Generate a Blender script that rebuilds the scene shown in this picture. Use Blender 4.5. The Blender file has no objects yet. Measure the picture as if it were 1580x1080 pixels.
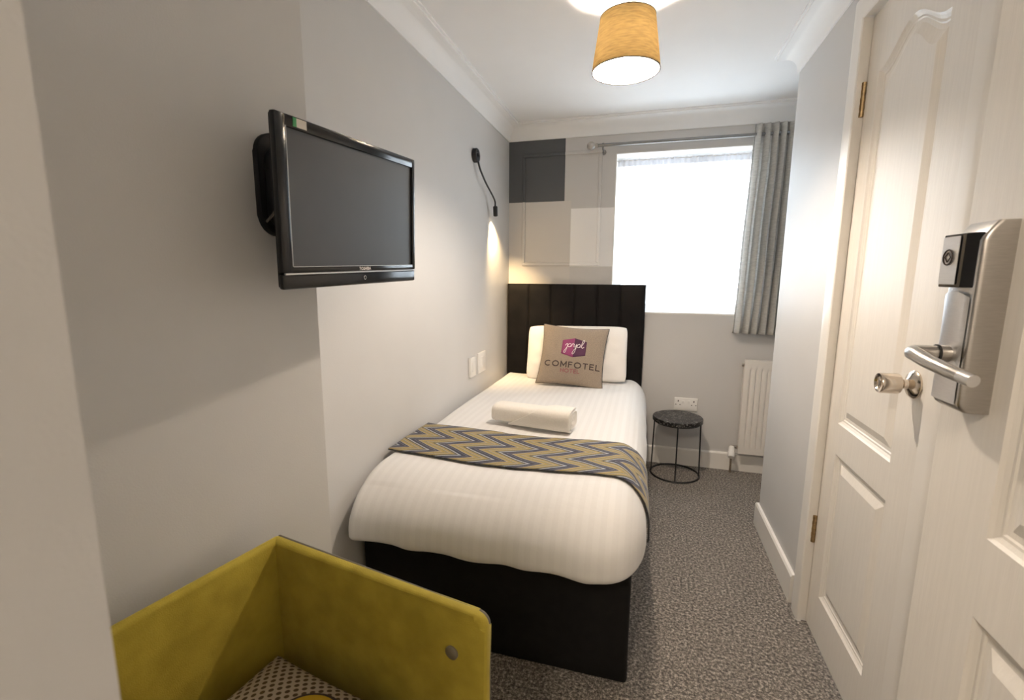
import bpy, bmesh, math, random
from mathutils import Vector, Matrix, noise
random.seed(7)
S = bpy.context.scene
COL = S.collection
PI = math.pi
sin, cos = math.sin, math.cos

# ------------------------------------------------------------------ camera
cam_d = bpy.data.cameras.new('camera')
cam = bpy.data.objects.new('camera', cam_d)
COL.objects.link(cam)
cr = Vector((0.9620295, 0.27289, 0.00550334))
cu = Vector((-0.04759431, 0.14786396, 0.98786185))
cf = Vector((-0.26876388, 0.95061417, -0.1552375))
cam.matrix_world = Matrix(((cr.x, cu.x, -cf.x, 0), (cr.y, cu.y, -cf.y, 0), (cr.z, cu.z, -cf.z, 1.35), (0, 0, 0, 1)))
cam_d.sensor_width = 36.0
cam_d.sensor_fit = 'HORIZONTAL'
cam_d.lens = 36.0 * 721.7 / 1580.0
cam_d.clip_start = 0.02
cam_d.dof.use_dof = True
cam_d.dof.focus_distance = 2.2
cam_d.dof.aperture_fstop = 5.6
S.camera = cam

# ------------------------------------------------------------------ world, light, exposure
WORLD_STRENGTH = 8.0
PENDANT_STRENGTH = 1200.0
READING_POWER = 52.0
HALL_FILL_STRENGTH = 150.0  # added out-of-view fill that brightens the left wall and doors
S.view_settings.view_transform = 'Standard'
S.view_settings.look = 'None'
S.view_settings.gamma = 1.0
S.view_settings.use_curve_mapping = False
S.view_settings.exposure = 0.32
S.cycles.use_denoising = True
S.cycles.max_bounces = 12
S.cycles.diffuse_bounces = 8
S.cycles.transparent_max_bounces = 16
w = bpy.data.worlds.new('overcast_sky')
S.world = w
w.use_nodes = True
w.node_tree.nodes['Background'].inputs[0].default_value = (0.80, 0.91, 1.0, 1)
w.node_tree.nodes['Background'].inputs[1].default_value = WORLD_STRENGTH

pd = bpy.data.lights.new('window_portal', 'AREA')
pd.shape = 'RECTANGLE'
pd.size, pd.size_y = 0.98, 1.14
pd.cycles.is_portal = True
po = bpy.data.objects.new('window_portal', pd)
po.location = (0.235, 3.66, 1.645)
po.rotation_euler = (-PI / 2, 0, 0)
COL.objects.link(po)

# ------------------------------------------------------------------ materials
def nodes_of(name):
    m = bpy.data.materials.new(name)
    m.use_nodes = True
    nt = m.node_tree
    b = nt.nodes['Principled BSDF']
    return m, nt, b

def N(nt, typ, **kw):
    n = nt.nodes.new(typ)
    for k, v in kw.items():
        setattr(n, k, v)
    return n

def mat(name, col, rough=0.6, metal=0.0, var=0.0, vscale=20.0, bump=0.0, bscale=200.0, sheen=0.0, col2=None,
        stretch=(1, 1, 1), detail=3.0, spec=None, coat=0.0, sheen_tint=None):
    m, nt, b = nodes_of(name)
    b.inputs['Roughness'].default_value = rough
    b.inputs['Metallic'].default_value = metal
    if spec is not None:
        b.inputs['Specular IOR Level'].default_value = spec
    if sheen:
        b.inputs['Sheen Weight'].default_value = sheen
        b.inputs['Sheen Roughness'].default_value = 0.4
        if sheen_tint:
            b.inputs['Sheen Tint'].default_value = (*sheen_tint, 1)
    if coat:
        b.inputs['Coat Weight'].default_value = coat
        b.inputs['Coat Roughness'].default_value = 0.08
    tc = N(nt, 'ShaderNodeTexCoord')
    mp = N(nt, 'ShaderNodeMapping')
    mp.inputs['Scale'].default_value = stretch
    nt.links.new(tc.outputs['Object'], mp.inputs['Vector'])
    if col2 is None:
        col2 = tuple(min(1, max(0, c * (1 - var))) for c in col)
    nz = N(nt, 'ShaderNodeTexNoise')
    nz.inputs['Scale'].default_value = vscale
    nz.inputs['Detail'].default_value = detail
    nt.links.new(mp.outputs['Vector'], nz.inputs['Vector'])
    rp = N(nt, 'ShaderNodeValToRGB')
    rp.color_ramp.elements[0].position = 0.35
    rp.color_ramp.elements[1].position = 0.65
    rp.color_ramp.elements[0].color = (*col2, 1)
    rp.color_ramp.elements[1].color = (*col, 1)
    nt.links.new(nz.outputs['Fac'], rp.inputs['Fac'])
    nt.links.new(rp.outputs['Color'], b.inputs['Base Color'])
    if bump:
        n2 = N(nt, 'ShaderNodeTexNoise')
        n2.inputs['Scale'].default_value = bscale
        n2.inputs['Detail'].default_value = 2.0
        nt.links.new(mp.outputs['Vector'], n2.inputs['Vector'])
        bp = N(nt, 'ShaderNodeBump')
        bp.inputs['Strength'].default_value = bump
        bp.inputs['Distance'].default_value = 0.002
        nt.links.new(n2.outputs['Fac'], bp.inputs['Height'])
        nt.links.new(bp.outputs['Normal'], b.inputs['Normal'])
    return m

WALL = (0.61, 0.602, 0.592)
M = {}
M['wall'] = mat('grey_wall_paint', WALL, 0.5, var=0.03, vscale=3, bump=0.12, bscale=260)
M['ceiling'] = mat('white_ceiling_paint', (0.90, 0.90, 0.90), 0.8, var=0.02, vscale=4, bump=0.05, bscale=150)
M['coving'] = mat('white_coving_paint', (0.89, 0.89, 0.885), 0.6, var=0.02, vscale=5, bump=0.03, bscale=90)
M['gloss_white'] = mat('white_gloss_paint', (0.82, 0.79, 0.745), 0.32, var=0.03, vscale=6, bump=0.04, bscale=120)
M['door_white'] = mat('white_woodgrain_door_skin', (0.80, 0.765, 0.715), 0.38, var=0.04, vscale=14, bump=0.14, bscale=55, stretch=(9, 9, 0.5))
M['plastic_white'] = mat('white_plastic', (0.80, 0.78, 0.75), 0.3, var=0.02)
M['radiator'] = mat('cream_radiator_enamel', (0.76, 0.72, 0.665), 0.35, var=0.02)
M['black_metal'] = mat('black_powder_coat', (0.012, 0.012, 0.013), 0.45, var=0.2)
M['black_plastic'] = mat('matt_black_plastic', (0.012, 0.012, 0.013), 0.5, var=0.2, spec=0.2)
M['black_gloss'] = mat('glossy_black_plastic', (0.010, 0.010, 0.011), 0.16, var=0.3, vscale=30, coat=0.1, spec=0.35)
M['screen'] = mat('grey_lcd_screen', (0.020, 0.020, 0.021), 0.42, var=0.18, vscale=7, spec=0.75)
M['silver_line'] = mat('silver_trim', (0.5, 0.49, 0.48), 0.3, metal=0.8)
M['steel'] = mat('brushed_satin_steel', (0.52, 0.495, 0.465), 0.3, metal=1.0, var=0.1, vscale=60, stretch=(1, 1, 12), bump=0.05, bscale=300)
M['rod_steel'] = mat('dull_steel_pole', (0.30, 0.295, 0.29), 0.42, metal=1.0, var=0.1)
M['steel_face'] = mat('pale_satin_steel', (0.66, 0.65, 0.65), 0.34, metal=0.85, var=0.06, vscale=40, stretch=(1, 1, 10))
M['nickel'] = mat('polished_nickel', (0.66, 0.58, 0.49), 0.16, metal=1.0, var=0.05)
M['brass'] = mat('worn_brass_hinge', (0.55, 0.40, 0.22), 0.35, metal=1.0, var=0.3, vscale=90)
M['rubber'] = mat('black_ring', (0.01, 0.01, 0.01), 0.6)
M['bedding'] = None
M['pillow_white'] = mat('white_cotton', (0.83, 0.80, 0.765), 0.85, var=0.03, vscale=8, bump=0.25, bscale=35, sheen=0.15)
M['towel'] = mat('white_terry_towel', (0.83, 0.785, 0.72), 0.95, var=0.06, vscale=200, bump=0.9, bscale=420, sheen=0.3)
M['velvet_black'] = mat('crushed_black_velvet', (0.0022, 0.0020, 0.0020), 0.75, bump=0.25, bscale=40, sheen=0.07, col2=(0.007, 0.0055, 0.005), vscale=9,
                        sheen_tint=(0.85, 0.7, 0.62), spec=0.2)
M['bed_fabric'] = mat('black_divan_fabric', (0.008, 0.0072, 0.0068), 0.8, var=0.3, vscale=30, bump=0.3, bscale=500, sheen=0.04, spec=0.2)
M['mustard'] = mat('mustard_velvet', (0.41, 0.32, 0.042), 0.75, bump=0.35, bscale=420, sheen=0.35, col2=(0.32, 0.245, 0.028), vscale=16, detail=6,
                   sheen_tint=(0.95, 0.85, 0.35), spec=0.2)
M['piping_grey'] = mat('grey_piping', (0.14, 0.125, 0.105), 0.8, var=0.2)
M['stud_grey'] = mat('brushed_grey_stud', (0.28, 0.26, 0.235), 0.4, metal=0.7, var=0.1)
M['wood_dark'] = mat('dark_wood_leg', (0.05, 0.03, 0.018), 0.5, var=0.4, vscale=30, stretch=(6, 6, 1))
M['linen'] = mat('taupe_woven_linen', (0.33, 0.265, 0.205), 0.9, var=0.25, vscale=260, bump=0.5, bscale=600, sheen=0.1)
M['piping_black'] = mat('black_cord_piping', (0.03, 0.028, 0.026), 0.8)
M['print_brown'] = mat('dark_brown_print', (0.050, 0.034, 0.030), 0.85)
M['print_pink'] = mat('dusty_pink_print', (0.26, 0.085, 0.095), 0.85)
M['logo_pink'] = mat('magenta_print', (0.28, 0.050, 0.145), 0.8, var=0.15, vscale=200)
M['logo_plum'] = mat('plum_print', (0.075, 0.020, 0.058), 0.8, var=0.15, vscale=200)
M['print_white'] = mat('white_print', (0.85, 0.80, 0.78), 0.8)
M['yellow_print'] = mat('yellow_print', (0.55, 0.36, 0.015), 0.8, var=0.1)
M['bulb_off'] = None
M['sticker_cream'] = mat('cream_label', (0.68, 0.62, 0.52), 0.6)
M['sticker_green'] = mat('green_label', (0.06, 0.30, 0.10), 0.6)
M['pvc'] = mat('white_pvc_frame', (0.85, 0.86, 0.87), 0.3)
M['cord_white'] = mat('white_flex', (0.75, 0.72, 0.68), 0.5)
M['jamb_dark'] = mat('shadow_gap_seal', (0.10, 0.08, 0.06), 0.8)

def m_carpet():
    m, nt, b = nodes_of('charcoal_fleck_carpet')
    b.inputs['Roughness'].default_value = 0.95
    b.inputs['Sheen Weight'].default_value = 0.2
    b.inputs['Specular IOR Level'].default_value = 0.1
    tc = N(nt, 'ShaderNodeTexCoord')
    a = N(nt, 'ShaderNodeTexNoise'); a.inputs['Scale'].default_value = 95; a.inputs['Detail'].default_value = 4; a.inputs['Roughness'].default_value = 0.8
    c = N(nt, 'ShaderNodeTexNoise'); c.inputs['Scale'].default_value = 7; c.inputs['Detail'].default_value = 2
    nt.links.new(tc.outputs['Object'], a.inputs['Vector'])
    nt.links.new(tc.outputs['Object'], c.inputs['Vector'])
    r = N(nt, 'ShaderNodeValToRGB')
    e = r.color_ramp.elements
    e[0].position = 0.36; e[0].color = (0.030, 0.026, 0.023, 1)
    e[1].position = 0.66; e[1].color = (0.62, 0.55, 0.48, 1)
    x = r.color_ramp.elements.new(0.5); x.color = (0.175, 0.155, 0.135, 1)
    nt.links.new(a.outputs['Fac'], r.inputs['Fac'])
    mx = N(nt, 'ShaderNodeMix', data_type='RGBA', blend_type='MULTIPLY')
    mx.inputs[0].default_value = 0.35
    r2 = N(nt, 'ShaderNodeValToRGB')
    r2.color_ramp.elements[0].position = 0.35; r2.color_ramp.elements[0].color = (0.7, 0.7, 0.7, 1)
    r2.color_ramp.elements[1].position = 0.65
    nt.links.new(c.outputs['Fac'], r2.inputs['Fac'])
    nt.links.new(r.outputs['Color'], mx.inputs[6]); nt.links.new(r2.outputs['Color'], mx.inputs[7])
    nt.links.new(mx.outputs[2], b.inputs['Base Color'])
    bp = N(nt, 'ShaderNodeBump'); bp.inputs['Strength'].default_value = 0.9; bp.inputs['Distance'].default_value = 0.006
    nt.links.new(a.outputs['Fac'], bp.inputs['Height']); nt.links.new(bp.outputs['Normal'], b.inputs['Normal'])
    return m
M['carpet'] = m_carpet()

def m_backwall():
    """Painted colour blocks on the window wall: one charcoal square, one white square, warm grey elsewhere."""
    m, nt, b = nodes_of('colour_block_wall_paint')
    b.inputs['Roughness'].default_value = 0.55
    tc = N(nt, 'ShaderNodeTexCoord'); sp = N(nt, 'ShaderNodeSeparateXYZ')
    nt.links.new(tc.outputs['Object'], sp.inputs[0])
    def cmp(sock, v, op):
        n = N(nt, 'ShaderNodeMath', operation=op); nt.links.new(sp.outputs[sock], n.inputs[0]); n.inputs[1].default_value = v
        return n.outputs[0]
    def both(*a):
        o = a[0]
        for k in a[1:]:
            n = N(nt, 'ShaderNodeMath', operation='MULTIPLY'); nt.links.new(o, n.inputs[0]); nt.links.new(k, n.inputs[1]); o = n.outputs[0]
        return o
    def mix(col, fac, prev):
        n = N(nt, 'ShaderNodeMix', data_type='RGBA')
        nt.links.new(fac, n.inputs[0])
        if isinstance(prev, tuple): n.inputs[6].default_value = (*prev, 1)
        else: nt.links.new(prev, n.inputs[6])
        n.inputs[7].default_value = (*col, 1)
        return n.outputs[2]
    dark = both(cmp('X', -0.594, 'LESS_THAN'), cmp('Z', 1.89, 'GREATER_THAN'))
    white = both(cmp('X', -0.545, 'GREATER_THAN'), cmp('X', -0.2405, 'LESS_THAN'), cmp('Z', 1.835, 'LESS_THAN'), cmp('Z', 1.425, 'GREATER_THAN'))
    lower = both(cmp('X', -0.545, 'LESS_THAN'), cmp('Z', 1.89, 'LESS_THAN'))
    o = mix((0.63, 0.60, 0.565), lower, (0.585, 0.57, 0.555))
    o = mix((0.082, 0.086, 0.092), dark, o)
    o = mix((0.90, 0.885, 0.87), white, o)
    nt.links.new(o, b.inputs['Base Color'])
    nz = N(nt, 'ShaderNodeTexNoise'); nz.inputs['Scale'].default_value = 260
    nt.links.new(tc.outputs['Object'], nz.inputs['Vector'])
    bp = N(nt, 'ShaderNodeBump'); bp.inputs['Strength'].default_value = 0.1; bp.inputs['Distance'].default_value = 0.002
    nt.links.new(nz.outputs['Fac'], bp.inputs['Height']); nt.links.new(bp.outputs['Normal'], b.inputs['Normal'])
    return m
M['backwall'] = m_backwall()

def m_bedding():
    m, nt, b = nodes_of('white_satin_stripe_cotton')
    tc = N(nt, 'ShaderNodeTexCoord'); sp = N(nt, 'ShaderNodeSeparateXYZ')
    nt.links.new(tc.outputs['Object'], sp.inputs[0])
    mu = N(nt, 'ShaderNodeMath', operation='MULTIPLY'); mu.inputs[1].default_value = 2 * PI / 0.038
    nt.links.new(sp.outputs['X'], mu.inputs[0])
    sn = N(nt, 'ShaderNodeMath', operation='SINE'); nt.links.new(mu.outputs[0], sn.inputs[0])
    mr = N(nt, 'ShaderNodeMapRange'); mr.inputs[1].default_value = -0.25; mr.inputs[2].default_value = 0.25
    nt.links.new(sn.outputs[0], mr.inputs[0])
    r = N(nt, 'ShaderNodeMix', data_type='RGBA')
    r.inputs[6].default_value = (0.695, 0.682, 0.668, 1); r.inputs[7].default_value = (0.715, 0.702, 0.688, 1)
    nt.links.new(mr.outputs[0], r.inputs[0]); nt.links.new(r.outputs[2], b.inputs['Base Color'])
    rr = N(nt, 'ShaderNodeMapRange'); rr.inputs[3].default_value = 0.85; rr.inputs[4].default_value = 0.62
    nt.links.new(mr.outputs[0], rr.inputs[0]); nt.links.new(rr.outputs[0], b.inputs['Roughness'])
    b.inputs['Sheen Weight'].default_value = 0.1
    nz = N(nt, 'ShaderNodeTexNoise'); nz.inputs['Scale'].default_value = 9; nz.inputs['Detail'].default_value = 4
    nt.links.new(tc.outputs['Object'], nz.inputs['Vector'])
    bp = N(nt, 'ShaderNodeBump'); bp.inputs['Strength'].default_value = 0.25; bp.inputs['Distance'].default_value = 0.01
    nt.links.new(nz.outputs['Fac'], bp.inputs['Height']); nt.links.new(bp.outputs['Normal'], b.inputs['Normal'])
    return m
M['bedding'] = m_bedding()

def m_chevron():
    m, nt, b = nodes_of('navy_and_mustard_chevron_weave')
    b.inputs['Roughness'].default_value = 0.8
    b.inputs['Sheen Weight'].default_value = 0.15
    uv = N(nt, 'ShaderNodeUVMap'); sp = N(nt, 'ShaderNodeSeparateXYZ')
    nt.links.new(uv.outputs[0], sp.inputs[0])
    pp = N(nt, 'ShaderNodeMath', operation='PINGPONG'); pp.inputs[1].default_value = 0.085
    nt.links.new(sp.outputs['Y'], pp.inputs[0])
    ad = N(nt, 'ShaderNodeMath', operation='SUBTRACT')
    m1 = N(nt, 'ShaderNodeMath', operation='MULTIPLY'); m1.inputs[1].default_value = 1.72
    nt.links.new(pp.outputs[0], m1.inputs[0])
    nt.links.new(sp.outputs['X'], ad.inputs[0]); nt.links.new(m1.outputs[0], ad.inputs[1])
    dv = N(nt, 'ShaderNodeMath', operation='DIVIDE'); dv.inputs[1].default_value = 0.143
    nt.links.new(ad.outputs[0], dv.inputs[0])
    fr = N(nt, 'ShaderNodeMath', operation='FRACT'); nt.links.new(dv.outputs[0], fr.inputs[0])
    r = N(nt, 'ShaderNodeValToRGB'); r.color_ramp.interpolation = 'CONSTANT'
    navy = (0.014, 0.016, 0.042); sky = (0.40, 0.45, 0.52); must = (0.36, 0.255, 0.060); oliv = (0.25, 0.21, 0.10)
    beig = (0.37, 0.31, 0.225); blk = (0.014, 0.012, 0.016); grey = (0.13, 0.13, 0.17)
    stops = [(0.0, blk), (0.06, beig), (0.10, sky), (0.16, navy), (0.34, grey), (0.39, navy), (0.49, beig), (0.56, must), (0.68, oliv), (0.78, beig), (0.84, must), (0.93, oliv)]
    e = r.color_ramp.elements
    e[0].position = 0.0; e[0].color = (*stops[0][1], 1)
    e[1].position = stops[1][0]; e[1].color = (*stops[1][1], 1)
    for p, c in stops[2:]:
        k = e.new(p); k.color = (*c, 1)
    nt.links.new(fr.outputs[0], r.inputs['Fac'])
    tc = N(nt, 'ShaderNodeTexCoord')
    nz = N(nt, 'ShaderNodeTexNoise'); nz.inputs['Scale'].default_value = 350
    nt.links.new(tc.outputs['Object'], nz.inputs['Vector'])
    mx = N(nt, 'ShaderNodeMix', data_type='RGBA', blend_type='MULTIPLY'); mx.inputs[0].default_value = 1.0
    wv = N(nt, 'ShaderNodeMapRange'); wv.inputs[1].default_value = 0.3; wv.inputs[2].default_value = 0.7; wv.inputs[3].default_value = 0.65; wv.inputs[4].default_value = 1.05
    nt.links.new(nz.outputs['Fac'], wv.inputs[0])
    nt.links.new(r.outputs['Color'], mx.inputs[6]); nt.links.new(wv.outputs[0], mx.inputs[7])
    nt.links.new(mx.outputs[2], b.inputs['Base Color'])
    bp = N(nt, 'ShaderNodeBump'); bp.inputs['Strength'].default_value = 0.4; bp.inputs['Distance'].default_value = 0.002
    nt.links.new(nz.outputs['Fac'], bp.inputs['Height']); nt.links.new(bp.outputs['Normal'], b.inputs['Normal'])
    return m
M['chevron'] = m_chevron()

def m_marble():
    m, nt, b = nodes_of('black_marble_with_white_veins')
    b.inputs['Roughness'].default_value = 0.35
    b.inputs['Specular IOR Level'].default_value = 0.25
    tc = N(nt, 'ShaderNodeTexCoord')
    nz = N(nt, 'ShaderNodeTexNoise'); nz.inputs['Scale'].default_value = 30; nz.inputs['Detail'].default_value = 5; nz.inputs['Distortion'].default_value = 1.2
    nt.links.new(tc.outputs['Object'], nz.inputs['Vector'])
    r = N(nt, 'ShaderNodeValToRGB'); e = r.color_ramp.elements
    e[0].position = 0.0; e[0].color = (0.008, 0.008, 0.008, 1)
    e[1].position = 1.0; e[1].color = (0.012, 0.012, 0.012, 1)
    for p, c in ((0.34, 0.01), (0.365, 0.30), (0.39, 0.01), (0.585, 0.012), (0.605, 0.45), (0.625, 0.012)):
        k = e.new(p); k.color = (c, c * .96, c * .92, 1)
    nt.links.new(nz.outputs['Fac'], r.inputs['Fac']); nt.links.new(r.outputs['Color'], b.inputs['Base Color'])
    return m
M['marble'] = m_marble()

def m_translucent(name, col, tcol, f_trans, f_clear=0.0, weave=0.0):
    m = bpy.data.materials.new(name); m.use_nodes = True
    nt = m.node_tree; nt.nodes.clear()
    out = N(nt, 'ShaderNodeOutputMaterial')
    d = N(nt, 'ShaderNodeBsdfDiffuse'); d.inputs[0].default_value = (*col, 1)
    t = N(nt, 'ShaderNodeBsdfTranslucent'); t.inputs[0].default_value = (*tcol, 1)
    mx = N(nt, 'ShaderNodeMixShader'); mx.inputs[0].default_value = f_trans
    nt.links.new(d.outputs[0], mx.inputs[1]); nt.links.new(t.outputs[0], mx.inputs[2])
    o = mx.outputs[0]
    if weave:
        tc = N(nt, 'ShaderNodeTexCoord'); mp = N(nt, 'ShaderNodeMapping'); mp.inputs['Scale'].default_value = (1, 1, 6)
        nt.links.new(tc.outputs['Object'], mp.inputs[0])
        nz = N(nt, 'ShaderNodeTexNoise'); nz.inputs['Scale'].default_value = 28; nz.inputs['Detail'].default_value = 6
        nt.links.new(mp.outputs[0], nz.inputs['Vector'])
        for n, c in ((d, col), (t, tcol)):
            r = N(nt, 'ShaderNodeValToRGB')
            r.color_ramp.elements[0].position = 0.3; r.color_ramp.elements[1].position = 0.7
            r.color_ramp.elements[0].color = (*[x * (1 - weave) for x in c], 1); r.color_ramp.elements[1].color = (*c, 1)
            nt.links.new(nz.outputs['Fac'], r.inputs['Fac']); nt.links.new(r.outputs['Color'], n.inputs[0])
    if f_clear:
        c = N(nt, 'ShaderNodeBsdfTransparent')
        m2 = N(nt, 'ShaderNodeMixShader'); m2.inputs[0].default_value = f_clear
        nt.links.new(o, m2.inputs[1]); nt.links.new(c.outputs[0], m2.inputs[2]); o = m2.outputs[0]
    nt.links.new(o, out.inputs[0])
    return m
M['shade'] = m_translucent('ochre_linen_lampshade', (0.32, 0.23, 0.10), (0.115, 0.080, 0.034), 0.55, weave=0.35)
M['shade_lining'] = m_translucent('white_shade_lining', (0.85, 0.82, 0.76), (0.85, 0.8, 0.72), 0.35)
M['diffuser'] = m_translucent('opal_diffuser', (0.85, 0.84, 0.8), (0.92, 0.9, 0.86), 0.8)
M['curtain'] = m_translucent('grey_woven_curtain', (0.78, 0.76, 0.72), (0.72, 0.71, 0.69), 0.42, weave=0.2)
M['net'] = m_translucent('white_net_voile', (0.85, 0.86, 0.88), (0.85, 0.86, 0.88), 0.6, f_clear=0.5)
M['net_hem'] = m_translucent('white_net_double_hem', (0.8, 0.8, 0.82), (0.42, 0.42, 0.45), 0.3, f_clear=0.02)

def m_glass():
    m = bpy.data.materials.new('window_glass'); m.use_nodes = True
    nt = m.node_tree; nt.nodes.clear()
    out = N(nt, 'ShaderNodeOutputMaterial')
    t = N(nt, 'ShaderNodeBsdfTransparent'); g = N(nt, 'ShaderNodeBsdfGlossy'); g.inputs['Roughness'].default_value = 0.02
    mx = N(nt, 'ShaderNodeMixShader'); mx.inputs[0].default_value = 0.06
    nt.links.new(t.outputs[0], mx.inputs[1]); nt.links.new(g.outputs[0], mx.inputs[2]); nt.links.new(mx.outputs[0], out.inputs[0])
    return m
M['glass'] = m_glass()

def m_emit(name, col, s):
    m = bpy.data.materials.new(name); m.use_nodes = True
    nt = m.node_tree; nt.nodes.clear()
    out = N(nt, 'ShaderNodeOutputMaterial'); e = N(nt, 'ShaderNodeEmission')
    e.inputs[0].default_value = (*col, 1); e.inputs[1].default_value = s
    nt.links.new(e.outputs[0], out.inputs[0])
    return m
M['bulb'] = m_emit('warm_lit_bulb', (1.0, 0.84, 0.68), PENDANT_STRENGTH)
M['hall_fill'] = m_emit('warm_white_fill_glow', (1.0, 0.84, 0.66), HALL_FILL_STRENGTH)  # glow of the added fill light behind the camera
M['reading_lens'] = m_emit('warm_lit_lens', (1.0, 0.72, 0.38), 12.0)

def m_dots():
    m, nt, b = nodes_of('cream_fabric_with_brown_dots')
    b.inputs['Roughness'].default_value = 0.9
    uv = N(nt, 'ShaderNodeUVMap'); mp = N(nt, 'ShaderNodeMapping'); mp.inputs['Rotation'].default_value = (0, 0, PI / 4)
    nt.links.new(uv.outputs[0], mp.inputs[0])
    vo = N(nt, 'ShaderNodeTexVoronoi'); vo.inputs['Scale'].default_value = 62; vo.inputs['Randomness'].default_value = 0.0
    nt.links.new(mp.outputs[0], vo.inputs['Vector'])
    r = N(nt, 'ShaderNodeValToRGB'); r.color_ramp.elements[0].position = 0.28; r.color_ramp.elements[0].color = (0.09, 0.06, 0.03, 1)
    r.color_ramp.elements[1].position = 0.36; r.color_ramp.elements[1].color = (0.50, 0.42, 0.33, 1)
    nt.links.new(vo.outputs['Distance'], r.inputs['Fac']); nt.links.new(r.outputs['Color'], b.inputs['Base Color'])
    return m
M['dots'] = m_dots()

# ------------------------------------------------------------------ mesh helpers
WM = {}          # world matrices of things and parts

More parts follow.
